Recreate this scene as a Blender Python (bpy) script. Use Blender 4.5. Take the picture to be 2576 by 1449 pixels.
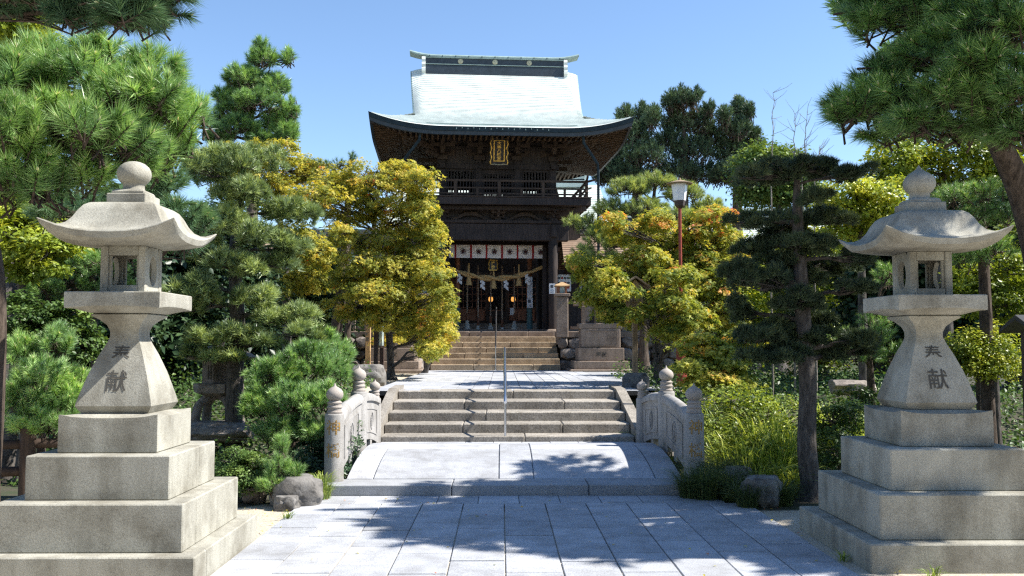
import bpy, math, random
import numpy as np
from math import sin, cos, pi, radians, atan, sqrt
from mathutils import Vector, Matrix

for o in list(bpy.data.objects):
    bpy.data.objects.remove(o, do_unlink=True)
SC = bpy.context.scene
COL = SC.collection

# ------------------------------------------------------------------ camera
F, CX, CY = 2300.0, 1288.0, 724.5            # focal length and centre in units of a 2576 px wide frame
TILT, YAW = atan((867 - CY) / F), atan(26 / F)
CAMZ = 1.6
cd = bpy.data.cameras.new('camera')
cam = bpy.data.objects.new('camera', cd)
COL.objects.link(cam)
cam.location = (0, 0, CAMZ)
cam.rotation_euler = (pi / 2 + TILT, 0, -YAW)
cd.sensor_width = 36
cd.lens = 36 * F / 2576
cd.clip_start, cd.clip_end = 0.1, 2000
SC.camera = cam

# ------------------------------------------------------------------ sky, sun, exposure
SUN = Vector((0.874, -0.045, 1.0)).normalized()          # direction towards the sun
w = bpy.data.worlds.new('World')
SC.world = w
w.use_nodes = True
nt = w.node_tree
nt.nodes.clear()
wo = nt.nodes.new('ShaderNodeOutputWorld')
bg = nt.nodes.new('ShaderNodeBackground')
sky = nt.nodes.new('ShaderNodeTexSky')
sky.sky_type = 'NISHITA'
sky.sun_disc = False
sky.sun_elevation = math.asin(SUN.z)
sky.sun_rotation = math.atan2(SUN.x, SUN.y)
sky.air_density = 1.0
sky.dust_density = 0.0
sky.ozone_density = 4.0
bg.inputs['Strength'].default_value = 0.108
nt.links.new(sky.outputs[0], bg.inputs[0])
nt.links.new(bg.outputs[0], wo.inputs[0])
sd = bpy.data.lights.new('sun', 'SUN')
sd.energy = 5.0
sd.angle = radians(0.53)
sd.color = (1.0, 0.95, 0.86)
sun = bpy.data.objects.new('sun', sd)
COL.objects.link(sun)
sun.rotation_euler = SUN.to_track_quat('Z', 'Y').to_euler()
sun.location = (20, -5, 30)
vs = SC.view_settings
vs.view_transform = 'Standard'
vs.look = 'None'
vs.exposure = 1.05
vs.gamma = 1.0
vs.use_curve_mapping = False
SC.render.engine = 'CYCLES'
SC.cycles.max_bounces = 6
SC.cycles.diffuse_bounces = 3
SC.cycles.transmission_bounces = 3
SC.cycles.transparent_max_bounces = 4
SC.cycles.caustics_reflective = False
SC.cycles.caustics_refractive = False
SC.cycles.use_denoising = False
SC.cycles.filter_width = 1.3

# ------------------------------------------------------------------ helpers
_R = Matrix.Rotation(-YAW, 3, 'Z') @ Matrix.Rotation(pi / 2 + TILT, 3, 'X')


def P(u, v, d):
    """world point seen at (u, v) of the 2576-wide frame, at distance d along +Y"""
    r = _R @ Vector(((u - CX) / F, -(v - CY) / F, -1.0))
    r *= d / r.y
    return Vector((r.x, r.y, r.z + CAMZ))


def gz(x, y):
    """terrain height"""
    def ss(a, b, t):
        t = np.clip((t - a) / (b - a), 0, 1)
        return t * t * (3 - 2 * t)
    x = np.asarray(x, float); y = np.asarray(y, float)
    side = ss(2.25, 2.9, np.abs(x - 0.1))
    h = 0.74 * ss(11.0, 16.0, y)
    h = h * side + (1 - side) * (0.74 * ss(16.0, 16.6, y) - 0.35 * ss(9.95, 10.4, y) * (1 - ss(15.5, 16.2, y)))
    mid = ss(2.3, 2.7, np.abs(x + 0.2))
    h = h + 1.2 * (mid * ss(29.9, 30.8, y) + (1 - mid) * ss(31.9, 32.4, y))
    bump = 0.05 * np.sin(x * 1.7 + y * 0.6) * np.sin(y * 1.1 - x * .4)
    return h + bump * side * ss(10.0, 11.5, y) - 0.015


def gzf(x, y):
    return float(gz(x, y))


def mesh_np(name, V, faces, smooth=False):
    """faces: (m,3) or (m,4) int array, or list of polygons"""
    me = bpy.data.meshes.new(name)
    V = np.asarray(V, dtype=np.float32).reshape(-1, 3)
    if isinstance(faces, np.ndarray):
        m, k = faces.shape
        me.vertices.add(len(V))
        me.vertices.foreach_set('co', V.ravel())
        me.loops.add(m * k)
        me.loops.foreach_set('vertex_index', faces.astype(np.int32).ravel())
        me.polygons.add(m)
        me.polygons.foreach_set('loop_start', np.arange(0, m * k, k, dtype=np.int32))
        me.update(calc_edges=True)
    else:
        me.from_pydata([tuple(map(float, p)) for p in V], [], [tuple(int(i) for i in f) for f in faces])
        me.update()
    if smooth:
        me.polygons.foreach_set('use_smooth', np.ones(len(me.polygons), dtype=bool))
    return me


def link(name, me, mat=None, parent=None, loc=(0, 0, 0), rotz=0.0, rot=None, label=None, kind=None):
    o = bpy.data.objects.new(name, me)
    COL.objects.link(o)
    if mat is not None and len(me.materials) == 0:
        me.materials.append(mat)
    if parent is not None:
        o.parent = parent
    o.location = loc
    o.rotation_euler = rot if rot else (0, 0, rotz)
    if label:
        o['label'] = label
    if kind:
        o['kind'] = kind
    return o


def thing(name, label, cat, loc=(0, 0, 0), rotz=0.0, group=None):
    o = bpy.data.objects.new(name, None)
    COL.objects.link(o)
    o.location = loc
    o.rotation_euler = (0, 0, rotz)
    o.empty_display_size = 0.1
    o['label'] = label
    o['category'] = cat
    if group:
        o['group'] = group
    return o


def tag(o, label, cat, group=None):
    o['label'] = label
    o['category'] = cat
    if group:
        o['group'] = group
    return o


def struct(name, label=None):
    o = bpy.data.objects.new(name, None)
    COL.objects.link(o)
    o['kind'] = 'structure'
    if label:
        o['label'] = label
    return o


_bc = {}


def boxmesh(sx, sy, sz, bev=0.0):
    """box centred on x,y with its base at z = 0, chamfered edges; mesh data shared"""
    key = (round(sx, 4), round(sy, 4), round(sz, 4), round(bev, 4))
    if key in _bc:
        return _bc[key]
    hx, hy, hz = sx / 2, sy / 2, sz / 2
    if bev <= 0:
        V = [(a * hx, b * hy, c * hz + hz) for a in (-1, 1) for b in (-1, 1) for c in (-1, 1)]
        faces = [(0, 1, 3, 2), (4, 6, 7, 5), (0, 4, 5, 1), (2, 3, 7, 6), (0, 2, 6, 4), (1, 5, 7, 3)]
    else:
        V, idx = [], {}
        for a in (-1, 1):
            for b in (-1, 1):
                for c in (-1, 1):
                    for k in range(3):
                        p = [a * (hx - (0 if k == 0 else bev)), b * (hy - (0 if k == 1 else bev)), c * (hz - (0 if k == 2 else bev))]
                        idx[(a, b, c, k)] = len(V)
                        V.append(p)
        faces = []
        for k in range(3):
            for s in (-1, 1):
                q = []
                for (m, n) in ((-1, -1), (1, -1), (1, 1), (-1, 1)):
                    t = [m, n]; t.insert(k, s)
                    q.append(idx[(t[0], t[1], t[2], k)])
                faces.append(q)
        for k in range(3):
            i, j = [q for q in range(3) if q != k]
            for si in (-1, 1):
                for sj in (-1, 1):
                    q = []
                    for (sk, face) in ((-1, i), (1, i), (1, j), (-1, j)):
                        t = [0, 0, 0]; t[k] = sk; t[i] = si; t[j] = sj
                        q.append(idx[(t[0], t[1], t[2], face)])
                    faces.append(q)
        for a in (-1, 1):
            for b in (-1, 1):
                for c in (-1, 1):
                    faces.append([idx[(a, b, c, k)] for k in range(3)])
        Va = np.array(V)
        out = []
        for f in faces:
            p = Va[f]
            nrm = np.cross(p[1] - p[0], p[2] - p[0])
            out.append(f if np.dot(nrm, p.mean(0)) > 0 else f[::-1])
        faces = out
        V = [(p[0], p[1], p[2] + hz) for p in V]
    me = mesh_np('box', V, faces)
    _bc[key] = me
    return me


def box(name, x0, x1, y0, y1, z0, z1, mat, parent=None, bev=0.0, off=(0, 0, 0), kind=None, label=None):
    """axis-aligned block given by its extents; off = parent origin to subtract"""
    me = boxmesh(x1 - x0, y1 - y0, z1 - z0, bev)
    if len(me.materials) == 0:
        me.materials.append(mat)
    elif me.materials[0] != mat:
        me = me.copy(); me.materials[0] = mat
    return link(name, me, None, parent, ((x0 + x1) / 2 - off[0], (y0 + y1) / 2 - off[1], z0 - off[2]), kind=kind, label=label)


class MB:
    """collects polygons for one mesh"""
    def __init__(s):
        s.V = []; s.F = []

    def add(s, V, faces):
        b = len(s.V)
        s.V.extend([tuple(p) for p in V])
        s.F.extend([[i + b for i in f] for f in faces])

    def box(s, x0, x1, y0, y1, z0, z1):
        V = [(x, y, z) for x in (x0, x1) for y in (y0, y1) for z in (z0, z1)]
        s.add(V, [(0, 1, 3, 2), (4, 6, 7, 5), (0, 4, 5, 1), (2, 3, 7, 6), (0, 2, 6, 4), (1, 5, 7, 3)])

    def bar(s, a, b, wx, wz):
        """square bar from a to b"""
        a = Vector(a); b = Vector(b); d = (b - a).normalized()
        up = Vector((0, 0, 1)) if abs(d.z) < .95 else Vector((0, 1, 0))
        sx = d.cross(up).normalized() * wx / 2
        sz = sx.cross(d).normalized() * wz / 2
        V = [p + i * sx + j * sz for p in (a, b) for (i, j) in ((-1, -1), (1, -1), (1, 1), (-1, 1))]
        s.add(V, [(3, 2, 1, 0), (4, 5, 6, 7), (0, 1, 5, 4), (1, 2, 6, 5), (2, 3, 7, 6), (3, 0, 4, 7)])

    def loft(s, rings, cap0=True, cap1=True, closed=True):
        n = len(rings[0]); V = [p for r in rings for p in r]; fs = []
        for k in range(len(rings) - 1):
            for i in range(n if closed else n - 1):
                j = (i + 1) % n
                fs.append((k * n + i, k * n + j, (k + 1) * n + j, (k + 1) * n + i))
        if cap0:
            fs.append(tuple(range(n - 1, -1, -1)))
        if cap1:
            fs.append(tuple((len(rings) - 1) * n + i for i in range(n)))
        s.add(V, fs)

    def lathe(s, prof, n=20, c=(0, 0)):
        s.loft([[(c[0] + r * cos(2 * pi * i / n), c[1] + r * sin(2 * pi * i / n), z) for i in range(n)] for r, z in prof])

    def tube(s, pts, radii, n=8):
        pts = [Vector(p) for p in pts]
        if not hasattr(radii, '__len__'):
            radii = [radii] * len(pts)
        rings = []
        up = Vector((0, 0, 1))
        prev = None
        for i, p in enumerate(pts):
            d = (pts[min(i + 1, len(pts) - 1)] - pts[max(i - 1, 0)]).normalized()
            if prev is None:
                a = d.cross(up if abs(d.z) < .9 else Vector((1, 0, 0))).normalized()
            else:
                a = (prev - d * prev.dot(d)).normalized()
            prev = a
            b = d.cross(a)
            rings.append([p + radii[i] * (cos(2 * pi * k / n) * a + sin(2 * pi * k / n) * b) for k in range(n)])
        s.loft(rings)

    def build(s, name, mat, parent=None, loc=(0, 0, 0), off=None, smooth=False, rotz=0.0, kind=None, label=None, rot=None):
        V = np.array(s.V, dtype=float)
        if off is not None:
            V = V - np.array(off)
        me = mesh_np(name, V, s.F, False)
        if smooth:
            me.shade_smooth() if hasattr(me, 'shade_smooth') else None
            if smooth is not True:
                me.set_sharp_from_angle(angle=radians(smooth))
        return link(name, me, mat, parent, loc, rotz, rot=rot, kind=kind, label=label)


def sq_ring(h, z, lift=0.0, bow=0.0, n=8, power=2.5, cx=0, cy=0):
    """square ring of half size h; corners raised by lift, side middles drawn in by bow"""
    R = []
    for sx in range(4):
        for i in range(n):
            t = -1 + 2 * i / n
            c = abs(t) ** power
            hh = h - bow * (1 - c)
            x, y = t * h, -hh
            a = sx * pi / 2
            R.append((cx + x * cos(a) - y * sin(a), cy + x * sin(a) + y * cos(a), z + lift * c))
    return R


def text_geo(ch, bold=0.012):
    """flat outline mesh of lettering, centred, height about 1"""
    cu = bpy.data.curves.new('lettering', 'FONT')
    cu.body = ch
    cu.resolution_u = 2
    cu.offset = bold
    o = bpy.data.objects.new('lettering', cu)
    COL.objects.link(o)
    dg = bpy.context.evaluated_depsgraph_get()
    me = bpy.data.meshes.new_from_object(o.evaluated_get(dg))
    V = np.array([v.co[:] for v in me.vertices])
    fs = [tuple(p.vertices) for p in me.polygons]
    bpy.data.objects.remove(o, do_unlink=True)
    bpy.data.meshes.remove(me)
    bpy.data.curves.remove(cu)
    if len(V) == 0:
        return V, fs
    c = (V.max(0) + V.min(0)) / 2
    V = (V - c) / max(1e-6, (V.max(0) - V.min(0))[:2].max())
    return V, fs


# ------------------------------------------------------------------ materials
def nmat(name):
    m = bpy.data.materials.new(name)
    m.use_nodes = True
    t = m.node_tree
    b = t.nodes['Principled BSDF']
    return m, t, b


def N(t, kind, **kw):
    n = t.nodes.new('ShaderNode' + kind)
    for k, v in kw.items():
        if k in n.inputs:
            n.inputs[k].default_value = v
        else:
            setattr(n, k, v)
    return n


def ramp(t, stops, interp='LINEAR'):
    r = t.nodes.new('ShaderNodeValToRGB')
    r.color_ramp.interpolation = interp
    e = r.color_ramp.elements
    while len(e) < len(stops):
        e.new(0.5)
    for i, (p, c) in enumerate(stops):
        e[i].position = p
        e[i].color = (c[0], c[1], c[2], 1)
    return r


def mixc(t, a, b, fac, blend='MIX'):
    n = t.nodes.new('ShaderNodeMix')
    n.data_type = 'RGBA'
    n.blend_type = blend
    n.clamp_result = False
    for s, v in ((n.inputs[0], fac), (n.inputs[6], a), (n.inputs[7], b)):
        if hasattr(v, 'is_output'):
            t.links.new(v, s)
        elif isinstance(v, (int, float)):
            s.default_value = v
        else:
            s.default_value = (v[0], v[1], v[2], 1)
    return n.outputs[2]


def stone(name, base, dark=0.55, speck=70, rough=0.85, bump=0.35, bscale=45, stain=0.5, lichen=None, vary=0.2):
    m, t, b = nmat(name)
    L = t.links
    pos = N(t, 'NewGeometry').outputs['Position']
    n1 = N(t, 'TexNoise', Scale=speck, Detail=3.0, Roughness=0.7); L.new(pos, n1.inputs['Vector'])
    r1 = ramp(t, [(0.32, [c * dark for c in base]), (0.5, base), (0.72, [min(.9, c * 1.28) for c in base])]); L.new(n1.outputs[0], r1.inputs[0])
    n2 = N(t, 'TexNoise', Scale=2.3, Detail=5.0, Roughness=0.65); L.new(pos, n2.inputs['Vector'])
    r2 = ramp(t, [(0.3, (1 - stain * .55, 1 - stain * .58, 1 - stain * .62)), (0.56, (1, 1, 1))]); L.new(n2.outputs[0], r2.inputs[0])
    c = mixc(t, r1.outputs[0], r2.outputs[0], 1.0, 'MULTIPLY')
    mp = N(t, 'Mapping'); mp.inputs['Scale'].default_value = (5.5, 5.5, 0.7); L.new(pos, mp.inputs[0])
    n4 = N(t, 'TexNoise', Scale=1.0, Detail=4.0, Roughness=0.6); L.new(mp.outputs[0], n4.inputs['Vector'])
    r4 = ramp(t, [(0.36, (1 - stain * .26, 1 - stain * .27, 1 - stain * .29)), (0.55, (1, 1, 1))]); L.new(n4.outputs[0], r4.inputs[0])
    c = mixc(t, c, r4.outputs[0], 1.0, 'MULTIPLY')
    oi = N(t, 'ObjectInfo')
    mr = N(t, 'MapRange'); mr.inputs[3].default_value = 1 - vary; mr.inputs[4].default_value = 1 + vary * .5
    L.new(oi.outputs['Random'], mr.inputs[0])
    c = mixc(t, c, mr.outputs[0], 1.0, 'MULTIPLY')
    if lichen:
        n3 = N(t, 'TexNoise', Scale=1.1, Detail=6.0, Roughness=0.7); L.new(pos, n3.inputs['Vector'])
        r3 = ramp(t, [(0.56, (0, 0, 0)), (0.68, (.55, .55, .55))]); L.new(n3.outputs[0], r3.inputs[0])
        c = mixc(t, c, lichen, r3.outputs[0])
    L.new(c, b.inputs['Base Color'])
    b.inputs['Roughness'].default_value = rough
    b.inputs['Specular IOR Level'].default_value = 0.3
    nb = N(t, 'TexNoise', Scale=bscale, Detail=5.0, Roughness=0.75); L.new(pos, nb.inputs['Vector'])
    bp = N(t, 'Bump', Strength=bump, Distance=0.012); L.new(nb.outputs[0], bp.inputs['Height'])
    L.new(bp.outputs[0], b.inputs['Normal'])
    return m


def wood(name, base, var=0.45, rough=0.75, scale=(14, 14, 1.2), spec=0.25):
    m, t, b = nmat(name)
    L = t.links
    tc = N(t, 'TexCoord').outputs['Object']
    mp = N(t, 'Mapping'); mp.inputs['Scale'].default_value = scale; L.new(tc, mp.inputs[0])
    n1 = N(t, 'TexNoise', Scale=2.0, Detail=5.0, Roughness=0.65); L.new(mp.outputs[0], n1.inputs['Vector'])
    r1 = ramp(t, [(0.3, [c * (1 - var) for c in base]), (0.7, [min(.95, c * (1 + var)) for c in base])]); L.new(n1.outputs[0], r1.inputs[0])
    pos = N(t, 'NewGeometry').outputs['Position']
    n2 = N(t, 'TexNoise', Scale=1.5, Detail=4.0); L.new(pos, n2.inputs['Vector'])
    r2 = ramp(t, [(0.3, (.7, .7, .7)), (0.65, (1.15, 1.12, 1.08))]); L.new(n2.outputs[0], r2.inputs[0])
    c = mixc(t, r1.outputs[0], r2.outputs[0], 1.0, 'MULTIPLY')
    L.new(c, b.inputs['Base Color'])
    b.inputs['Roughness'].default_value = rough
    b.inputs['Specular IOR Level'].default_value = spec
    bp = N(t, 'Bump', Strength=0.35, Distance=0.01); L.new(n1.outputs[0], bp.inputs['Height'])
    L.new(bp.outputs[0], b.inputs['Normal'])
    return m


def plain(name, base, rough=0.6, metal=0.0, var=0.12, scale=6, spec=0.4, emit=None):
    m, t, b = nmat(name)
    pos = N(t, 'NewGeometry').outputs['Position']
    n1 = N(t, 'TexNoise', Scale=scale, Detail=4.0, Roughness=0.6); t.links.new(pos, n1.inputs['Vector'])
    r1 = ramp(t, [(0.3, [c * (1 - var) for c in base]), (0.7, [min(.97, c * (1 + var)) for c in base])]); t.links.new(n1.outputs[0], r1.inputs[0])
    t.links.new(r1.outputs[0], b.inputs['Base Color'])
    b.inputs['Roughness'].default_value = rough
    b.inputs['Metallic'].default_value = metal
    b.inputs['Specular IOR Level'].default_value = spec
    if emit:
        b.inputs['Emission Color'].default_value = (*emit[0], 1)
        b.inputs['Emission Strength'].default_value = emit[1]
    return m


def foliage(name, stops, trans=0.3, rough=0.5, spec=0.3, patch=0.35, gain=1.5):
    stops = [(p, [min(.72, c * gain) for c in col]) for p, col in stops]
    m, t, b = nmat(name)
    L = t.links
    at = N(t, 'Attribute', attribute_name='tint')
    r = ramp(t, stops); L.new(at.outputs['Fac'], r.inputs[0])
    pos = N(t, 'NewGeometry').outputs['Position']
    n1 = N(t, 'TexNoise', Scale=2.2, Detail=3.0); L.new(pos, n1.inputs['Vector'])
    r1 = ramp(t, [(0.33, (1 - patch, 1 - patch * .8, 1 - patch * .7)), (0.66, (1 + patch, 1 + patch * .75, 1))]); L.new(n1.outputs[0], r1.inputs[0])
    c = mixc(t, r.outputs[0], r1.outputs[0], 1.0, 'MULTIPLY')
    L.new(c, b.inputs['Base Color'])
    b.inputs['Roughness'].default_value = rough
    b.inputs['Specular IOR Level'].default_value = spec
    tr = N(t, 'BsdfTranslucent')
    c2 = mixc(t, c, (1.25, 1.15, .6), 1.0, 'MULTIPLY')
    L.new(c2, tr.inputs['Color'])
    mx = N(t, 'MixShader'); mx.inputs[0].default_value = trans
    L.new(b.outputs[0], mx.inputs[1]); L.new(tr.outputs[0], mx.inputs[2])
    L.new(mx.outputs[0], t.nodes['Material Output'].inputs['Surface'])
    return m


def bark(name, base, scale=1.0):
    m, t, b = nmat(name)
    L = t.links
    pos = N(t, 'NewGeometry').outputs['Position']
    mp = N(t, 'Mapping'); mp.inputs['Scale'].default_value = (22 * scale, 22 * scale, 5 * scale); L.new(pos, mp.inputs[0])
    n1 = N(t, 'TexNoise', Scale=1.0, Detail=6.0, Roughness=0.7); L.new(mp.outputs[0], n1.inputs['Vector'])
    r1 = ramp(t, [(0.32, [c * .35 for c in base]), (0.5, base), (0.7, [c * 1.7 for c in base])]); L.new(n1.outputs[0], r1.inputs[0])
    L.new(r1.outputs[0], b.inputs['Base Color'])
    b.inputs['Roughness'].default_value = 0.95
    b.inputs['Specular IOR Level'].default_value = 0.1
    bp = N(t, 'Bump', Strength=0.9, Distance=0.03); L.new(n1.outputs[0], bp.inputs['Height'])
    L.new(bp.outputs[0], b.inputs['Normal'])
    return m


M = {}
M['lantern'] = stone('lantern_granite', (.40, .388, .335), dark=.68, speck=130, bump=.42, bscale=60, stain=.85, vary=.1, lichen=(.24, .235, .205))
M['pave'] = stone('paving_granite', (.43, .445, .48), dark=.66, speck=95, bump=.3, bscale=60, stain=.5, vary=.17)
M['kerb'] = stone('kerb_granite', (.34, .35, .37), dark=.66, speck=120, bump=.3, bscale=70, stain=.35, vary=.06)
M['rail'] = stone('rail_granite', (.37, .36, .35), dark=.62, speck=110, bump=.2, bscale=80, stain=.6, vary=.04)
M['pinkstone'] = stone('pink_granite', (.385, .345, .315), dark=.7, speck=140, bump=.1, stain=.3, vary=.04)
M['step'] = stone('step_stone', (.355, .325, .285), dark=.5, speck=42, bump=.8, bscale=34, stain=.6, vary=.16)
M['upstep'] = stone('upper_step_stone', (.43, .335, .23), dark=.6, speck=30, bump=.7, bscale=24, stain=.6, vary=.18)
M['brownstone'] = stone('brown_stone', (.28, .22, .178), dark=.6, speck=40, bump=.5, bscale=30, stain=.6, vary=.12)
M['rock'] = stone('garden_rock', (.23, .22, .21), dark=.35, speck=9, bump=1.0, bscale=14, stain=.7, vary=.2, lichen=(.36, .36, .33))
M['wall'] = stone('wall_rock', (.27, .235, .21), dark=.45, speck=12, bump=1.0, bscale=16, stain=.7, vary=.35)
M['joint'] = stone('joint_mortar', (.07, .068, .065), dark=.7, speck=60, stain=.2)
M['wood'] = wood('old_dark_timber', (.044, .034, .032))
M['wood2'] = wood('weathered_timber', (.062, .043, .034))
M['soffit'] = wood('rafter_timber', (.095, .062, .042), scale=(3, 3, 3))
M['wallwood'] = wood('wall_boarding', (.050, .040, .038))
M['redwood'] = wood('reddish_timber', (.27, .12, .07))
M['tan'] = wood('tan_timber', (.42, .29, .16), var=.25)
M['tan2'] = wood('aged_tan_timber', (.25, .19, .13), var=.35)
M['copper'] = plain('pale_copper_patina', (.60, .64, .605), rough=.8, var=.14, scale=2.5, spec=.15)
M['coppergreen'] = plain('green_copper', (.23, .31, .29), rough=.5, var=.25, scale=5)
M['copperdark'] = plain('dark_copper', (.022, .036, .046), rough=.7, var=.3, scale=7, spec=.15)
M['ridge'] = plain('ridge_dark_copper', (.03, .042, .055), rough=.5, var=.3)
M['verdigris'] = plain('verdigris_bronze', (.09, .17, .165), rough=.55, var=.4, scale=9)
M['gold'] = plain('gold_leaf', (.72, .44, .10), rough=.38, metal=.55, var=.25, scale=14)
M['goldpale'] = plain('dull_gold', (.42, .40, .28), rough=.5, metal=.2)
M['blacklacquer'] = plain('black_lacquer', (.022, .016, .018), rough=.35)
M['steel'] = plain('brushed_steel', (.55, .56, .58), rough=.28, metal=1.0, var=.08)
M['cloth'] = plain('white_cloth', (.74, .70, .70), rough=.9, var=.05)
M['red'] = plain('red_cloth', (.30, .02, .025), rough=.9)
M['crest'] = plain('maroon_print', (.055, .02, .025), rough=.9)
M['paper'] = plain('white_paper', (.80, .81, .83), rough=.8, var=.04)
M['print'] = plain('printed_ink', (.07, .085, .10), rough=.8)
M['printred'] = plain('printed_red', (.5, .1, .08), rough=.8)
M['straw'] = plain('straw_rope', (.56, .38, .17), rough=.9, var=.45, scale=45)
M['rope'] = plain('woven_bell_rope', (.50, .38, .28), rough=.9, var=.35, scale=60)
M['tassel'] = plain('pale_tassel', (.75, .70, .60), rough=.95, var=.2, scale=60)
M['iron'] = plain('dark_iron', (.035, .033, .035), rough=.5)
M['brownpaint'] = plain('brown_paint', (.055, .034, .030), rough=.45)
M['redpaint'] = plain('red_brown_paint', (.26, .045, .028), rough=.5)
M['lampglass'] = plain('white_lamp_glass', (.78, .78, .80), rough=.25, var=.03)
M['glow'] = plain('lit_paper_lantern', (.8, .45, .12), rough=.6, emit=((1, .45, .1), .5))
M['hallroof'] = plain('hall_copper_roof', (.54, .60, .55), rough=.8, var=.12, scale=3)
M['tile'] = plain('grey_roof_tile', (.27, .25, .23), rough=.6, var=.3, scale=9)
M['engrave'] = plain('engraved_dark', (.075, .07, .062), rough=.95)
M['engravegold'] = plain('gilt_engraving', (.33, .20, .055), rough=.6, metal=.1, var=.6, scale=60)
M['white'] = plain('white_plaster', (.62, .63, .65), rough=.9)
M['signface'] = plain('faded_sign_face', (.42, .52, .52), rough=.3, var=.25)
M['shingle'] = wood('bark_shingle', (.30, .22, .17), var=.4, scale=(2, 2, 30))

M['bark'] = bark('pine_bark', (.095, .075, .062))
M['barkgrey'] = bark('grey_bark', (.105, .094, .086), 1.2)
M['twig'] = bark('twig_bark', (.13, .095, .07), 2)
M['greytwig'] = bark('grey_twig_bark', (.26, .23, .20), 2)
M['pine_near'] = foliage('near_pine_needles', [(0, (.035, .075, .030)), (.35, (.085, .165, .055)), (.7, (.16, .27, .10)), (.9, (.27, .38, .19)), (.97, (.42, .40, .33)), (1, (.5, .46, .40))], trans=.25, rough=.32, spec=.5, gain=1.75)
M['pine_blue'] = foliage('bluish_pine_needles', [(0, (.030, .065, .042)), (.5, (.07, .135, .075)), (.9, (.13, .22, .13)), (1, (.4, .4, .34))], trans=.18, rough=.42)
M['pine_dark'] = foliage('dark_pine_needles', [(0, (.018, .034, .024)), (.5, (.042, .072, .046)), (1, (.085, .13, .08))], trans=.12, rough=.45, gain=1.9)
M['pine_yel'] = foliage('yellowish_pine_needles', [(0, (.045, .075, .025)), (.5, (.15, .19, .065)), (1, (.29, .32, .15))], trans=.28, rough=.35, spec=.5, gain=2.1)
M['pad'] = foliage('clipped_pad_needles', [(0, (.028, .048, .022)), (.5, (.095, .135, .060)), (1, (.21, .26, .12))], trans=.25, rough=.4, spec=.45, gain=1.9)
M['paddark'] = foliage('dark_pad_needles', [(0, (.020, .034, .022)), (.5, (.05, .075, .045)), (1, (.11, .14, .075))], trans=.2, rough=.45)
M['maple_y'] = foliage('yellow_maple_leaves', [(0, (.09, .115, .022)), (.25, (.21, .22, .045)), (.5, (.34, .305, .062)), (.7, (.43, .335, .075)), (.84, (.46, .26, .07)), (.93, (.45, .15, .055)), (1, (.42, .085, .045))], trans=.5, rough=.5, spec=.25, patch=.08, gain=1.85)
M['maple_g'] = foliage('green_maple_leaves', [(0, (.055, .09, .022)), (.35, (.17, .20, .038)), (.6, (.29, .285, .055)), (.75, (.41, .31, .075)), (.90, (.45, .22, .07)), (1, (.42, .10, .045))], trans=.5, rough=.5, spec=.25, patch=.1, gain=1.85)
M['leaf_y'] = foliage('yellow_green_leaves', [(0, (.06, .095, .016)), (.5, (.18, .235, .03)), (1, (.36, .37, .06))], trans=.36, rough=.4, spec=.4)
M['leaf_g'] = foliage('deep_green_leaves', [(0, (.018, .038, .012)), (.5, (.05, .095, .025)), (1, (.13, .19, .06))], trans=.25, rough=.45, spec=.3)
M['leaf_d'] = foliage('dark_evergreen_leaves', [(0, (.010, .022, .012)), (.5, (.022, .045, .022)), (1, (.05, .085, .04))], trans=.15, rough=.4, spec=.35)
M['grass'] = foliage('grass_blades', [(0, (.05, .085, .018)), (.5, (.16, .23, .045)), (1, (.38, .42, .13))], trans=.35, rough=.4, spec=.4)
M['grassdark'] = foliage('dark_grass_blades', [(0, (.03, .05, .02)), (.6, (.08, .115, .04)), (1, (.27, .26, .11))], trans=.3, rough=.5)


def ground_mat():
    m, t, b = nmat('earth')
    L = t.links
    pos = N(t, 'NewGeometry').outputs['Position']
    at = N(t, 'Attribute', attribute_name='sand')
    n0 = N(t, 'TexNoise', Scale=1.6, Detail=6.0, Roughness=0.7); L.new(pos, n0.inputs['Vector'])
    n1 = N(t, 'TexNoise', Scale=45.0, Detail=6.0, Roughness=0.8); L.new(pos, n1.inputs['Vector'])
    rs = ramp(t, [(0.3, (.30, .25, .18)), (0.5, (.50, .44, .345)), (0.75, (.62, .57, .48))]); L.new(n1.outputs[0], rs.inputs[0])
    rd = ramp(t, [(0.3, (.03, .025, .018)), (0.55, (.075, .06, .042)), (0.75, (.17, .14, .10))]); L.new(n1.outputs[0], rd.inputs[0])
    rm = ramp(t, [(0.42, (0, 0, 0)), (0.6, (1, 1, 1))]); L.new(n0.outputs[0], rm.inputs[0])
    dk = mixc(t, rd.outputs[0], (.035, .05, .018), rm.outputs[0])
    ad = N(t, 'Math', operation='ADD'); L.new(at.outputs['Fac'], ad.inputs[0])
    sb = N(t, 'MapRange'); sb.inputs[3].default_value = -.35; sb.inputs[4].default_value = .35; L.new(n0.outputs[0], sb.inputs[0]); L.new(sb.outputs[0], ad.inputs[1])
    rr = ramp(t, [(0.4, (0, 0, 0)), (0.6, (1, 1, 1))]); L.new(ad.outputs[0], rr.inputs[0])
    c = mixc(t, dk, rs.outputs[0], rr.outputs[0])
    L.new(c, b.inputs['Base Color'])
    b.inputs['Roughness'].default_value = 0.95
    bp = N(t, 'Bump', Strength=0.6, Distance=0.02); L.new(n1.outputs[0], bp.inputs['Height']); L.new(bp.outputs[0], b.inputs['Normal'])
    return m


M['earth'] = ground_mat()

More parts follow.
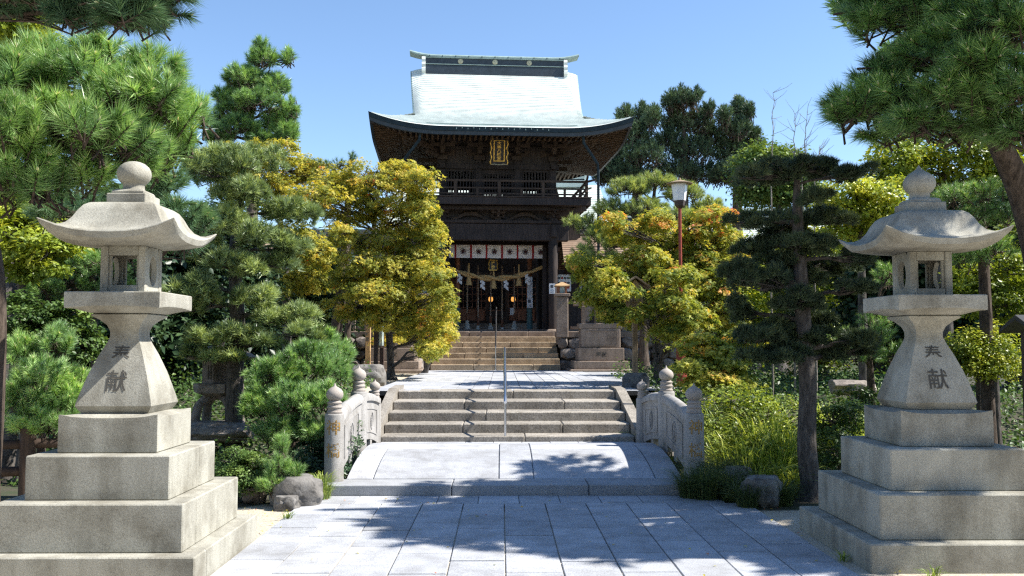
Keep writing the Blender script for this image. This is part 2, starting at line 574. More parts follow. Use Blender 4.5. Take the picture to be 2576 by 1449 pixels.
# ------------------------------------------------------------------ ground
def build_ground():
    xs = np.concatenate([[-400, -150, -60, -35], np.arange(-24, 24.1, .4), [35, 60, 150, 400]])
    ys = np.concatenate([[-120, -40, -15], np.arange(-6, 34.1, .4), np.arange(36, 70, 4), [90, 150, 300, 700]])
    X, Y = np.meshgrid(xs, ys)
    Z = gz(X, Y)
    V = np.stack([X, Y, Z], -1).reshape(-1, 3)
    nx = len(xs)
    i = (np.arange(len(ys) - 1)[:, None] * nx + np.arange(nx - 1)[None]).ravel()
    me = mesh_np('ground', V, np.stack([i, i + 1, i + nx + 1, i + nx], 1), True)
    s = np.zeros(len(V))
    x, y = V[:, 0], V[:, 1]
    s = np.where(y < 8.9, 1.0, s)
    s = np.where((y < 9.6) & (x > -2.6) & (x < -1.4), 1.0, s)
    s = np.where((y > 17) & (y < 29.8) & (x > -4.6) & (x < 4.0), 1.0, s)
    at = me.attributes.new('sand', 'FLOAT', 'POINT')
    at.data.foreach_set('value', s.astype(np.float32))
    o = link('ground', me, M['earth'])
    o['kind'] = 'structure'
    o['label'] = 'sandy earth and dark garden soil around the paved approach'


build_ground()
rg = random.Random(5)

# approach paving: slabs in columns, running bond
pv = struct('approach_pavement', 'blue grey granite slab pavement leading to the bridge')
mb = MB(); mb.box(-2.04, 2.52, 2.0, 9.83, -.09, -.03)
mb.build('joint_bed', M['joint'], pv)
cw = .4115
x0 = -2.03
edges = [x0 + cw * i for i in range(12)]
for ci in range(11):
    xa, xb = edges[ci], edges[ci + 1]
    y = 2.0 + (.31 if ci % 2 else 0.0) + rg.uniform(-.05, .05)
    while y < 9.30:
        y2 = min(y + .61 + rg.uniform(-.02, .02), 9.36)
        if y2 > 9.1:
            y2 = 9.36
        if y2 > 4.6:
            dz = rg.uniform(-.004, .002)
            box('paving_slab', xa + .005, xb - .005, y + .008, y2 - .008, -.05, dz, M['pave'], pv, .004)
        y = y2
for ci in range(10):                                   # course of squarer slabs along the kerb
    xa = -2.02 + ci * .42 + (.1 if ci else 0)
    xb = -2.02 + (ci + 1) * .42 + .1
    box('paving_slab', xa + .0035, xb - .0035, 9.3635, 9.826, -.05, rg.uniform(-.002, .001), M['pave'], pv, .004)

# kerb stones
kb = struct('bridge_kerb', 'three long granite kerb stones at the foot of the bridge')
for xa, xb in ((-2.01, -.53), (-.53, .93), (.93, 2.34)):
    box('kerb_stone', xa + .004, xb - .004, 9.84, 10.29, -.06, .11 + rg.uniform(-.002, .002), M['kerb'], kb, .008)

# ------------------------------------------------------------------ stone bridge
YA, YB = 10.295, 13.42
YM = (YA + YB) / 2


def deck_z(y):
    t = (y - YM) / (YB - YM)
    return .112 + .19 * max(0.0, 1 - t * t)


br = thing('stone_bridge', 'low arched granite footbridge with curved pale slabs before the steps', 'bridge', (.14, YA, 0))
OFF = (.14, YA, 0)
cols = [-1.73, -1.43, -.03, .36, 1.72, 2.02]
rows = [YA, 10.90, 11.55, 12.2, 12.8, YB]
for ci in range(5):
    for ri in range(5):
        xa, xb = cols[ci] + .006, cols[ci + 1] - .006
        ya, yb = rows[ri] + (.002 if ri else 0), rows[ri + 1] - .002
        m = MB()
        rings = []
        n = 5
        for k in range(n + 1):
            y = ya + (yb - ya) * k / n
            z = deck_z(y)
            rings.append([(xa, y, z - .14), (xa, y, z - .005), (xa + .005, y, z), (xb - .005, y, z), (xb, y, z - .005), (xb, y, z - .14)])
        m.loft(rings)
        m.build('deck_slab', M['pave'], br, off=OFF)
m = MB()
rings = []
for k in range(17):
    y = YA + .01 + (YB - YA - .02) * k / 16
    rings.append([(-1.72, y, deck_z(y) - .3), (-1.72, y, deck_z(y) - .02), (2.01, y, deck_z(y) - .02), (2.01, y, deck_z(y) - .3)])
m.loft(rings)
m.build('bridge_arch', M['kerb'], br, off=OFF)


def bridge_post(x, y, z0, ztop, r, letters, label, grp):
    t = thing('bridge_post', label, 'post', (x, y, z0), group=grp)
    m = MB()
    h = ztop - z0
    m.lathe([(r * 1.03, -.04), (r * 1.03, .0), (r, .04), (r, h - .02), (r * .96, h - .006), (r * .88, h)], 28)
    sh = m.build('shaft', M['rail'], t, smooth=40)
    m = MB()
    s = r / .105
    c = [(.083, 0), (.086, .004), (.086, .018), (.078, .024), (.074, .05), (.077, .054), (.084, .060), (.084, .072), (.076, .078),
         (.072, .10), (.076, .104), (.082, .110), (.082, .120), (.066, .128), (.055, .142)]
    m.lathe([(a * s, h + .001 + b * s) for a, b in c], 24)
    m.build('collar', M['pinkstone'], t, smooth=40)
    m = MB()
    c = [(.052, .142), (.070, .152), (.088, .175), (.094, .205), (.088, .235), (.068, .262), (.04, .281), (.020, .292), (.012, .306), (.005, .325), (0.0005, .330)]
    m.lathe([(a * s, h + b * s) for a, b in c], 24)
    m.build('onion_finial', M['pinkstone'], t, smooth=40)
    for ch, zc, sz in letters:
        V, fs = text_geo(ch, .006)
        pass
        W = []
        for p in V:
            a = p[0] * sz / r + LETTER_TURN
            W.append(((r + .0025) * sin(a), -(r + .0025) * cos(a), zc - z0 + p[1] * sz))
        lm = mesh_np('lettering', W, fs)
        link('lettering', lm, M['engravegold'], t)
    return t


LETTER_TURN = 0.05
G = 'bridge posts with onion finials'
PX0, PX1 = -1.84, 2.13
YP = (10.16, YM, 13.52)
bridge_post(PX0, YP[0], .11, .845, .106, [('神', .70, .16), ('橋', .45, .16)], 'left front bridge post with gilt lettering beside grass tuft, in full sun', G)
bridge_post(PX0, YP[1], .22, 1.0, .106, [], 'taller middle bridge post on the left railing', G)
bridge_post(PX0 - .02, YP[2], .12, .815, .088, [], 'far left bridge post at the foot of the lower steps', G)
LETTER_TURN = -0.05
bridge_post(PX1, YP[0], .11, .845, .106, [('神', .70, .16), ('橋', .45, .16)], 'right front bridge post with gilt lettering, shaded behind dark grass', G)
bridge_post(PX1, YP[1], .22, 1.0, .106, [], 'taller middle bridge post on the right railing', G)
bridge_post(PX1 - .06, YP[2], .12, .815, .088, [], 'far right bridge post with sunlit finial by the steps', G)


def bridge_panel(x, ya, yb, rise, inner, label):
    """arched stone parapet panel between two posts; rise = +1 climbs with y"""
    t = thing('bridge_parapet', label, 'railing', (x, (ya + yb) / 2, .1), group='arched stone parapets of the bridge')
    off = (x, (ya + yb) / 2, .1)
    n = 12
    def top(y):
        k = (y - YM) / (13.5 - YM)
        return .80 + .135 * (1 - k * k)
    m = MB(); rings = []
    for k in range(n + 1):
        y = ya + (yb - ya) * k / n
        zt, zb = top(y) - .06, deck_z(min(max(y, YA), YB)) + .055
        w = .05
        rings.append([(x - w, y, zb), (x - w, y, zt), (x + w, y, zt), (x + w, y, zb)])
    m.loft(rings); m.build('panel', M['rail'], t, off=off)
    m = MB()                                            # rounded coping
    m.loft([[(x + .078 * cos(a), y, top(y) - .045 + .085 * sin(a)) for a in [pi * j / 8 for j in range(9)]] + [(x - .078, y, top(y) - .07), (x + .078, y, top(y) - .07)] for y in [ya + (yb - ya) * k / n for k in range(n + 1)]])
    m.build('coping', M['rail'], t, off=off, smooth=45)
    for k in (.10, .5, .9):                             # feet that leave low openings
        y = ya + (yb - ya) * k
        m = MB(); m.box(x - .045, x + .045, y - .09, y + .09, deck_z(min(max(y, YA), YB)) - .04, deck_z(min(max(y, YA), YB)) + .07)
        m.build('foot', M['rail'], t, off=off)
    xi = x + inner * .0515
    def strip(pts, wd, th, nm):
        m = MB()
        for a, b in zip(pts[:-1], pts[1:]):
            m.bar((xi, a[0], a[1]), (xi, b[0], b[1]), th, wd)
        return m.build(nm, M['rail'], t, off=off)
    fr = []
    a0, a1 = ya + .17 * (yb - ya), yb - .17 * (yb - ya)
    ys = [a0 + (a1 - a0) * k / 8 for k in range(9)]
    fr = [(y, top(y) - .17) for y in ys] + [(y, deck_z(min(max(y, YA), YB)) + .16) for y in ys[::-1]]
    fr.append(fr[0])
    strip(fr, .028, .016, 'raised_frame')
    yc = (ya + yb) / 2; zc = (top(yc) + deck_z(yc)) / 2 - .01
    ring = [(yc + .115 * cos(2 * pi * k / 20), zc + .115 * sin(2 * pi * k / 20)) for k in range(21)]
    strip(ring, .018, .018, 'crest_ring')
    strip([(yc, zc - .08), (yc, zc + .08)], .016, .014, 'crest_bar')
    strip([(yc - .05, zc), (yc + .05, zc)], .016, .014, 'crest_bar')
    m = MB()
    for k in range(8):                                  # weathered joint against the post
        pass
    return t


for (x, inner, side) in ((PX0, 1, 'left'), (PX1 - .01, -1, 'right')):
    bridge_panel(x, YP[0] + .09, YP[1] - .09, 1, inner, 'near arched parapet panel of the %s bridge railing' % side)
    bridge_panel(x, YP[1] + .09, YP[2] - .07, -1, inner, 'far arched parapet panel of the %s bridge railing' % side)

# ------------------------------------------------------------------ lower steps
ls = thing('lower_steps', 'lower flight of five broad brown stone steps behind the bridge', 'steps', (.08, 13.8, .1))
LO = (.08, 13.8, .1)
fr = [13.8, 14.3, 14.82, 15.42, 16.15, 16.8]
zt = [.232, .372, .512, .652, .79]
for i in range(5):
    xa, xb = -1.82, 2.0
    cuts = [[.35], [-.6, .95], [-.25], [-.62, 1.05], [.2]][i]
    xx = [xa] + cuts + [xb]
    for a, b in zip(xx[:-1], xx[1:]):
        box('step_stone', a + .004, b - .004, fr[i] + rg.uniform(-.006, .006), fr[i + 1] + .12, zt[i] - .2, zt[i] + rg.uniform(-.004, .003), M['step'], ls, .014, off=LO)
for sx in (-1, 1):
    xa, xb = (-1.98, -1.825) if sx < 0 else (2.005, 2.17)
    m = MB()
    prof = [(13.66, .10), (13.66, .29), (13.8, .34), (16.1, .83), (17.2, .85), (17.2, .5), (16.0, .3)]
    m.loft([[(x, y, z) for (y, z) in prof] for x in (xa, xb)])
    m.build('side_stone', M['step'], ls, off=LO)
ps = struct('landing_pavement', 'narrow paved strip between bridge and lower steps')
for k in range(9):
    xa = -1.80 + k * .42
    box('paving_slab', xa + .003, xa + .417, 13.425, 13.796, .0, .15 + rg.uniform(-.002, .002), M['pave'], ps, .004)


def handrail(pts_rail, posts, label):
    t = thing('handrail', label, 'handrail', posts[0][0])
    off = posts[0][0]
    m = MB(); m.tube(pts_rail, .024, 10); m.build('rail', M['steel'], t, off=off, smooth=50)
    for a, b in posts:
        m = MB(); m.tube([a, b], .02, 10)
        p = m.build('post', M['steel'], t, off=off, smooth=50)
        m = MB(); m.lathe([(.045, 0), (.045, .008), (.022, .012)], 16, (a[0], a[1]))
        for i, q in enumerate(m.V):
            m.V[i] = (q[0], q[1], q[2] + a[2])
        m.build('base_flange', M['steel'], p, off=off, smooth=50)


hx = .055
handrail([(hx, 13.70, .74), (hx, 13.78, .80), (hx, 13.86, .84), (hx, 16.3, 1.47), (hx, 16.7, 1.53), (hx, 16.95, 1.50)],
         [((hx, 13.84, .152), (hx, 13.84, .83)), ((hx, 16.6, .79), (hx, 16.6, 1.5))], 'steel pipe handrail in the middle of the lower steps')

# ------------------------------------------------------------------ upper plaza
pz = struct('plaza_pavement', 'pale granite tile pavement between the two flights of steps')
m = MB(); m.box(-2.36, 2.62, 16.35, 29.12, .70, .777); m.build('joint_bed', M['joint'], pz)
cols = [-2.34, -2.06] + [-2.06 + .302 * i for i in range(1, 15)] + [2.46]
y = 16.36; r = 0
while y < 29.0:
    y2 = min(y + .92, 29.1)
    for a, b in zip(cols[:-1], cols[1:]):
        o = box('paving_tile', a + .005, b - .005, y + .005, y2 - .005, .74, .785 + rg.uniform(-.002, .002), M['pave'], pz, .003)
    y = y2; r += 1
for k in range(9):
    box('border_slab', 2.47, 3.55, 17.2 + k * 1.32 + .004, 17.2 + (k + 1) * 1.32 - .004, .74, .778, M['kerb'], pz, .004)

# ------------------------------------------------------------------ upper steps and platform
us = thing('upper_steps', 'upper flight of seven tan stone steps climbing to the gate', 'steps', (-.19, 29.1, .78))
UO = (-.19, 29.1, .78)
for i in range(7):
    f0 = 29.1 + i * .37
    z1 = .79 + .18 * (i + 1)
    xa, xb = -2.26 + .012 * i, 1.88 - .012 * i
    cuts = [[-.9, 1.0], [.1], [-1.2, .7], [-.5, 1.2], [-1.3, .3], [-.2], [-1.1, .9]][i]
    xx = [xa] + cuts + [xb]
    for a, b in zip(xx[:-1], xx[1:]):
        box('step_stone', a + .006, b - .006, f0 + rg.uniform(-.006, .006), f0 + .5, z1 - .22, z1 + rg.uniform(-.004, .003), M['upstep'] if i < 6 else M['brownstone'], us, .015, off=UO)
handrail([(-.19, 28.95, 1.53), (-.19, 29.15, 1.58), (-.19, 31.75, 2.84), (-.19, 32.05, 2.90), (-.19, 32.2, 2.84)],
         [((-.19, 29.12, .79), (-.19, 29.12, 1.57)), ((-.19, 31.9, 2.05), (-.19, 31.9, 2.87))], 'steel pipe handrail in the middle of the upper steps')
pf = struct('gate_platform', 'stone paved platform under the gate')
for k in range(8):
    box('platform_slab', -2.9 + k * .70 + .004, -2.9 + (k + 1) * .70 - .004, 31.75, 33.6, 1.6, 2.052 + rg.uniform(-.003, .003), M['brownstone'], pf, .008)
for k in range(6):
    box('platform_slab', -3.4 + k * 1.1 + .004, -3.4 + (k + 1) * 1.1 - .004, 33.604, 39.5, 1.6, 2.16, M['brownstone'], pf, .008)

# ------------------------------------------------------------------ large stone lanterns
STEM = [(.25, 1.102), (.284, 1.155), (.276, 1.19), (.250, 1.28), (.215, 1.395), (.165, 1.525), (.124, 1.615), (.109, 1.66), (.109, 1.70), (.127, 1.745), (.167, 1.785), (.206, 1.808), (.214, 1.822), (.20, 1.832)]


def stem_half(z):
    for (a, b), (c, d) in zip(STEM[:-1], STEM[1:]):
        if b <= z <= d:
            return a + (c - a) * (z - b) / max(1e-6, d - b)
    return .2


def big_lantern(loc, label, pointed, side, dxt=0.0):
    t = thing('stone_lantern', label, 'stone lantern', loc, group='pair of tall stone lanterns')
    t.scale = (.972, .972, 1)
    L = M['lantern']
    rr = random.Random(3 if side < 0 else 9)
    for ti, (h, z0, z1, fd) in enumerate(((.80, -.04, .19, .20), (.67, .19, .518, .22), (.517, .518, .826, .0))):
        if ti < 2:
            a = -h + fd + .06
            box('base_stone', -h, h, -h, a - .0025, z0, z1, L, t, .009)
            box('base_stone', -h, -.0025, a, h, z0, z1, L, t, .009)
            box('base_stone', .0025, h, a, h, z0, z1, L, t, .009)
        else:
            a = -h + .62 * h * 2 if side < 0 else -h + .60 * h * 2
            box('base_stone', -h, h, -h, a - .0025, z0, z1, L, t, .009)
            box('base_stone', -h, h, a, h, z0, z1, L, t, .009)
    m = MB()
    m.loft([sq_ring(.355, .827), sq_ring(.363, .835), sq_ring(.363, 1.06, .0), sq_ring(.362, 1.075, .026, 0, power=3.5), sq_ring(.33, 1.082, .012, 0, power=3), sq_ring(.28, 1.098), sq_ring(.24, 1.1)])
    m.build('plinth', L, t, smooth=35)
    m = MB(); m.loft([sq_ring(h, z, 0, .004) for h, z in STEM])
    st = m.build('stem', L, t, smooth=38)
    for ch, zc, sz in (('奉', 1.53, .135), ('献', 1.335, .155)):
        V, fs = text_geo(ch, .004)
        W = []
        for p in V:
            z = zc + p[1] * sz
            W.append((p[0] * sz + dxt, -stem_half(z) - .001, z))
        link('lettering', mesh_np('lettering', W, fs), M['engrave'], st)
    m = MB()
    m.loft([sq_ring(.215, 1.833), sq_ring(.25, 1.845), sq_ring(.305, 1.868, -.006), sq_ring(.34, 1.878, -.014), sq_ring(.352, 1.882, -.016), sq_ring(.354, 1.89), sq_ring(.354, 1.978), sq_ring(.348, 1.985), sq_ring(.2, 1.986)])
    m.build('platform', L, t, smooth=35)
    # fire box: corner posts, sills, windows in front and back, oval openings at the sides
    fb = thing_part('fire_box', t)
    h = .172
    z0, z1 = 1.987, 2.335
    for sx in (-1, 1):
        for sy in (-1, 1):
            box('corner_post', sx * h - (.056 if sx > 0 else 0), sx * h + (.056 if sx < 0 else 0), sy * h - (.056 if sy > 0 else 0), sy * h + (.056 if sy < 0 else 0), z0, z1, L, fb, .006)
    for sy in (-1, 1):
        for (a, b) in ((z0, z0 + .055), (z1 - .07, z1)):
            ya, yb = (sy * (h - .008) - (.05 if sy > 0 else 0), sy * (h - .008) + (.05 if sy < 0 else 0))
            box('sill', -h + .057, h - .057, ya, yb, a, b, L, fb, .004)
        for sx in (-1, 1):
            xa = sx * (h - .0575)
            ya = sy * (h - .022)
            box('window_jamb', min(xa, xa - sx * .018), max(xa, xa - sx * .018), min(ya, ya - sy * .03), max(ya, ya - sy * .03), z0 + .056, z1 - .071, L, fb, .003)
    for sx in (-1, 1):
        m = MB()
        n = 28
        zc = (z0 + z1) / 2 - .005
        def outl(a):
            c, s = cos(a), sin(a)
            k = min((h - .0575) / max(1e-6, abs(c)), ((z1 - z0) / 2 - .002) / max(1e-6, abs(s)))
            return c * k, s * k
        xo, xi2 = sx * (h - .006), sx * (h - .045)
        A = [2 * pi * k / n for k in range(n)]
        m.loft([[(xi2, outl(a)[0], zc + .005 + outl(a)[1]) for a in A], [(xo, outl(a)[0], zc + .005 + outl(a)[1]) for a in A],
                [(xo, .075 * cos(a), zc + .115 * sin(a)) for a in A], [(xi2, .07 * cos(a), zc + .11 * sin(a)) for a in A]], False, False)
        m.build('side_panel', L, fb)
    m = MB()
    rings = [sq_ring(.17, 2.336), sq_ring(.30, 2.345, .01), sq_ring(.42, 2.352, .035, .01), sq_ring(.485, 2.362, .10, .022), sq_ring(.502, 2.405, .095, .026), sq_ring(.495, 2.415, .088, .025),
             sq_ring(.45, 2.425, .050, .012), sq_ring(.40, 2.446, .024, .006), sq_ring(.36, 2.480, .008), sq_ring(.325, 2.532), sq_ring(.297, 2.588), sq_ring(.268, 2.63), sq_ring(.235, 2.652), sq_ring(.19, 2.660), sq_ring(.1, 2.661)]
    m.loft(rings)
    m.build('roof_cap', L, t, smooth=45)
    box('finial_block', -.15, .15, -.15, .15, 2.6615, 2.735, L, t, .006)
    m = MB()
    m.loft([sq_ring(.122, 2.736), sq_ring(.122, 2.752), sq_ring(.112, 2.766), sq_ring(.09, 2.776)])
    m.build('finial_step', L, t, smooth=35)
    m = MB()
    pr = [(.086, 2.776), (.080, 2.79), (.080, 2.82), (.086, 2.826), (.106, 2.842), (.124, 2.872), (.129, 2.90), (.124, 2.93), (.108, 2.958)]
    pr += [(.078, 2.984), (.045, 3.004), (.02, 3.024), (.008, 3.045), (.001, 3.055)] if pointed else [(.082, 2.980), (.05, 2.994), (.02, 3.0), (.001, 3.001)]
    m.lathe(pr, 26)
    m.build('jewel_finial', L, t, smooth=45)
    return t


def thing_part(name, parent, loc=(0, 0, 0)):
    o = bpy.data.objects.new(name, None)
    COL.objects.link(o)
    o.parent = parent
    o.location = loc
    o.empty_display_size = .05
    return o


big_lantern((-2.815, 6.97, 0), 'sunlit stone lantern with rounded jewel on the left of the path', False, -1)
big_lantern((3.385, 7.31, 0), 'shaded stone lantern with pointed jewel on the right of the path', True, 1)

# ------------------------------------------------------------------ two-storey gate
GB = 2.05
gate = thing('shrine_gate', 'two storey dark timber shrine gate with pale copper hip and gable roof', 'gate', (-.28, 34.7, GB), radians(4))
RE, GX = 4.47, 3.12                 # half size of the eaves, half width of the gable roof


def prof(s):
    return 8.88 - GB + .42 * s + .07 * s * s


def lift(c, s):
    k = max(0.0, (abs(c) / RE - .40) / .60)
    return .45 * k ** 2.3 * max(0.0, 1 - .62 * s / 1.35)


def gxs(s):
    return 2.95 + .24 * max(0.0, (s - 1.35)) / 3.1


def rz(x, s, gable=True):
    z = prof(s) + lift(x, s)
    if s > 1.1 and abs(x) > 2.72:
        k = min(1, (s - 1.1) / .5)
        k *= 1 - .8 * min(1, max(0, (s - 2.2) / 1.9))
        z -= .30 * k * ((abs(x) - 2.72) / .36) ** 2
    return z


def roof_sheet(front):
    """one main slope, courses of sheet copper as low real steps"""
    V, fs = [], []
    NX = 48
    ncourse = 40
    rows = []
    for k in range(ncourse):
        sa, sb = RE * k / ncourse, RE * (k + 1) / ncourse
        rows += [(sa, .034), (sb, .0)]
    rows[0] = (0.0, .0)
    for (s, e) in rows:
        lim = max(RE - s, gxs(s)) if s >= RE - GX - .3 else RE - s
        for i in range(NX + 1):
            t = -1 + 2 * i / NX
            x = lim * (abs(t) ** .8) * (1 if t >= 0 else -1)
            V.append((x, front * (RE - s), rz(x, s) + e))
    n = NX + 1
    for r_ in range(len(rows) - 1):
        for i in range(NX):
            fs.append((r_ * n + i, r_ * n + i + 1, (r_ + 1) * n + i + 1, (r_ + 1) * n + i))
    return V, fs


def skirt(side):
    V, fs = [], []
    NX = 40
    rows = []
    for k in range(13):
        sa, sb = 1.5 * k / 13, 1.5 * (k + 1) / 13
        rows += [(sa, .02), (sb, 0)]
    rows[0] = (0, 0)
    for (s, e) in rows:
        lim = RE - s
        for i in range(NX + 1):
            y = lim * (-1 + 2 * i / NX)
            V.append((side * (RE - s), y, prof(s) + lift(y, s) + e))
    n = NX + 1
    for r_ in range(len(rows) - 1):
        for i in range(NX):
            fs.append((r_ * n + i, r_ * n + i + 1, (r_ + 1) * n + i + 1, (r_ + 1) * n + i))
    return V, fs


m = MB()
for f_ in (-1, 1):
    m.add(*roof_sheet(f_))
for s_ in (-1, 1):
    m.add(*skirt(s_))
roof = m.build('roof', M['copper'], gate, smooth=35, label='pale sunlit copper roof with upswept eaves')
# long gutter lip seen as a thin dark line near the eave
m = MB()
for i in range(24):
    xa, xb = -2.55 + 5.1 * i / 24, -2.55 + 5.1 * (i + 1) / 24
    s = .16
    m.bar((xa, -(RE - s), rz(xa, s) + .03), (xb, -(RE - s), rz(xb, s) + .03), .02, .05)
m.build('snow_guard', M['coppergreen'], roof)

# eave fascia, two stepped bands all round
def perim(s, dz):
    pts = []
    n = 40
    lim = RE - s
    for side in range(4):
        for i in range(n):
            c = lim * (-1 + 2 * i / n)
            z = prof(0) + lift(c, s) + dz
            pts.append({0: (c, -lim, z), 1: (lim, c, z), 2: (-c, lim, z), 3: (-lim, -c, z)}[side])
    return pts


m = MB(); m.loft([perim(.0, -.004), perim(.008, -.05), perim(.02, -.15), perim(.05, -.155)], False, False); m.build('eave_edge', M['copperdark'], roof, smooth=30)
m = MB(); m.loft([perim(.045, -.150), perim(.06, -.27), perim(.14, -.275), perim(.15, -.18)], False, False); m.build('eave_fascia', M['ridge'], roof, smooth=30)
m = MB()
for i in range(17):                                     # nail heads along the front fascia
    x = -1.55 + 3.1 * i / 16
    m.box(x - .012, x + .012, -RE - .004, -RE + .01, prof(0) - .10 + (.03 if i % 2 else 0), prof(0) - .05 + (.03 if i % 2 else 0))
m.build('fascia_studs', M['coppergreen'], roof, kind='stuff')


def sof(c, s):
    return prof(0) + lift(c, s * .6) - .20 + .16 * s


m = MB()
for side in range(4):
    n = 30
    rings = []
    for s in (.10, .6, 1.2, 1.8, 2.45):
        lim = RE - s
        rings.append([{0: (c, -lim, sof(c, s)), 1: (lim, c, sof(c, s)), 2: (-c, lim, sof(c, s)), 3: (-lim, -c, sof(c, s))}[side] for c in [lim * (-1 + 2 * i / n) for i in range(n + 1)]])
    m.loft(rings, False, False, closed=False)
m.build('soffit', M['soffit'], roof)
for side, nm in ((0, 'front'), (1, 'right'), (2, 'back'), (3, 'left')):
    m = MB()
    k = -4.2
    while k < 4.21:
        for (s0, s1, dz, wd) in ((.14, 1.25, -.05, .065), (1.05, 2.4, -.13, .075)):
            a = min(s1, RE - abs(k))
            if a > s0 + .1:
                pa = {0: (k, -(RE - s0)), 1: (RE - s0, k), 2: (-k, RE - s0), 3: (-(RE - s0), -k)}[side]
                pb = {0: (k, -(RE - a)), 1: (RE - a, k), 2: (-k, RE - a), 3: (-(RE - a), -k)}[side]
                m.bar((pa[0], pa[1], sof(k, s0) + dz), (pb[0], pb[1], sof(k, a) + dz), wd, .085)
        k += .185
    m.build('rafters', M['soffit'], roof, kind='stuff')
for sx in (-1, 1):
    for sy in (-1, 1):
        m = MB()
        m.bar((sx * (RE - .1), sy * (RE - .1), sof(RE - .1, .1) - .07), (sx * 2.0, sy * 2.0, sof(2.0, 2.4) - .2), .12, .16)
        m.build('hip_rafter', M['wood'], roof)
# gable ends
for sx in (-1, 1):
    m = MB()
    zz = prof(1.35) - .05
    m.loft([[(sx * xx, -2.9, zz - .1), (sx * xx, 0, prof(4.4) - .35), (sx * xx, 2.9, zz - .1)] for xx in (2.55, 2.62)])
    m.build('gable_wall', M['wood'], roof)
    m = MB()
    for f_ in (-1, 1):
        rings = []
        for k in range(15):
            s = 1.4 + (RE - 1.4) * k / 14
            y = f_ * (RE - s)
            gx_ = max(gxs(s), RE - s if s < 1.6 else 0)
            z = rz(gx_, s)
            rings.append([(sx * (gx_ - .01), y, z + .012), (sx * (gx_ + .035), y, z - .01), (sx * (gx_ + .03), y, z - .26), (sx * (gx_ - .06), y, z - .26)])
        m.loft(rings)
    m.build('barge_board', M['coppergreen'], roof, smooth=40)
# ridge
RZ = prof(RE) - .14
m = MB(); m.box(-2.66, 2.66, -.30, .30, RZ - .25, RZ + .20); rb = m.build('ridge_base', M['ridge'], roof)
for dz, w_, mt in ((.20, .27, 'ridge'), (.24, .31, 'coppergreen'), (.265, .25, 'ridge'), (.50, .30, 'coppergreen')):
    hgt = {.20: .04, .24: .025, .265: .235, .50: .03}[dz]
    box('ridge_band', -2.68, 2.68, -w_, w_, RZ + dz, RZ + dz + hgt, M[mt], roof, 0)
for k in range(3):
    m = MB()
    x = -1.32 + 1.32 * k
    for rr_ in (.10,):
        m.loft([[(x + r_ * cos(a), y, RZ + .385 + r_ * sin(a)) for a in [2 * pi * i / 20 for i in range(20)]] for r_, y in ((.10, -.25), (.10, -.268), (.075, -.275))])
    for i in range(3):
        a0 = 2 * pi * i / 3 + pi / 2
        m.loft([[(x + .042 * cos(a0) + .034 * cos(a), y, RZ + .385 + .042 * sin(a0) + .034 * sin(a)) for a in [2 * pi * j / 10 for j in range(10)]] for y in (-.27, -.285)])
    m.build('ridge_crest', M['goldpale'], roof)
m = MB()                                                # swept ridge cap
rings = []
for k in range(25):
    x = -3.25 + 6.5 * k / 24
    e = max(0, abs(x) - 2.2) / 1.05
    z = RZ + .535 + .16 * e ** 2
    wdt = .30 - .02 * e
    rings.append([(x, -wdt, z), (x, -wdt, z + .05), (x, -wdt * .6, z + .125), (x, 0, z + .15), (x, wdt * .6, z + .125), (x, wdt, z + .05), (x, wdt, z)])
m.loft(rings)
m.build('ridge_cap', M['coppergreen'], roof, smooth=35)
for k in range(11):
    x = -2.5 + .5 * k
    box('cap_seam', x - .012, x + .012, -.312, -.295, RZ + .54, RZ + .60, M['copperdark'], roof)
for sx in (-1, 1):                                      # ridge-end plaques with stepped scroll outline
    m = MB()
    x = sx * 2.72
    pr = [(-.34, RZ - .30), (-.38, RZ - .22), (-.36, RZ - .12), (-.42, RZ - .05), (-.40, RZ + .06), (-.36, RZ + .12), (-.39, RZ + .22), (-.34, RZ + .32), (-.36, RZ + .42), (-.32, RZ + .53)]
    pr = pr + [(-a, b) for a, b in pr[::-1]]
    m.loft([[(xx, a, b) for a, b in pr] for xx in (x - .07, x + .07)])
    m.build('ridge_end', M['copper'], roof)

# ---- storeys
def gb(name, x0, x1, y0, y1, z0, z1, mat, parent=None, bev=0.0, kind=None):
    return box(name, x0, x1, y0, y1, z0 - GB, z1 - GB, mat, parent or gate, bev, kind=kind)


for x in (-2.0, 2.0):
    for y in (-2.0, 0.0, 2.0):
        m = MB(); m.lathe([(.2, 0), (.17, .03), (.17, 4.4), (.15, 4.45)], 20)
        m.build('pillar', M['wood'], gate, loc=(x, y, .0), smooth=40)
        m = MB(); m.lathe([(.30, -.02), (.30, .04), (.24, .10), (.21, .105)], 20)
        m.build('pillar_base', M['brownstone'], gate, loc=(x, y, 0), smooth=40)
# pillar panels beside the posts and jambs of the passage
for sx in (-1, 1):
    gb('side_wall', sx * 2.05 - .03, sx * 2.05 + .03, -1.84, -.16, 2.1, 5.9, M['wallwood'])
    gb('side_wall', sx * 2.05 - .03, sx * 2.05 + .03, .16, 1.84, 2.1, 5.9, M['wallwood'])
    gb('jamb', sx * 1.80 - .07, sx * 1.80 + .07, -1.1, -.95, 2.06, 5.3, M['wood'], bev=.01)
for y, th in ((-2.0, .16), (0.0, .12), (2.0, .14)):
    gb('tie_beam', -2.55, 2.55, y - th, y + th, 5.33, 5.93, M['wood'], bev=.02)
    gb('head_rail', -2.45, 2.45, y - th - .06, y + th + .06, 5.94, 6.06, M['wood'], bev=.015)
    for sx in (-1, 1):                                  # carved beam noses
        m = MB()
        pr = [(0, 0), (.28, .02), (.42, .10), (.36, .20), (.46, .30), (.40, .45), (.2, .52), (0, .55)]
        m.loft([[(sx * (2.55 + a), yy, 5.36 - GB + b) for a, b in pr] for yy in (y - th * .7, y + th * .7)])
        m.build('beam_nose', M['wood2'], gate)
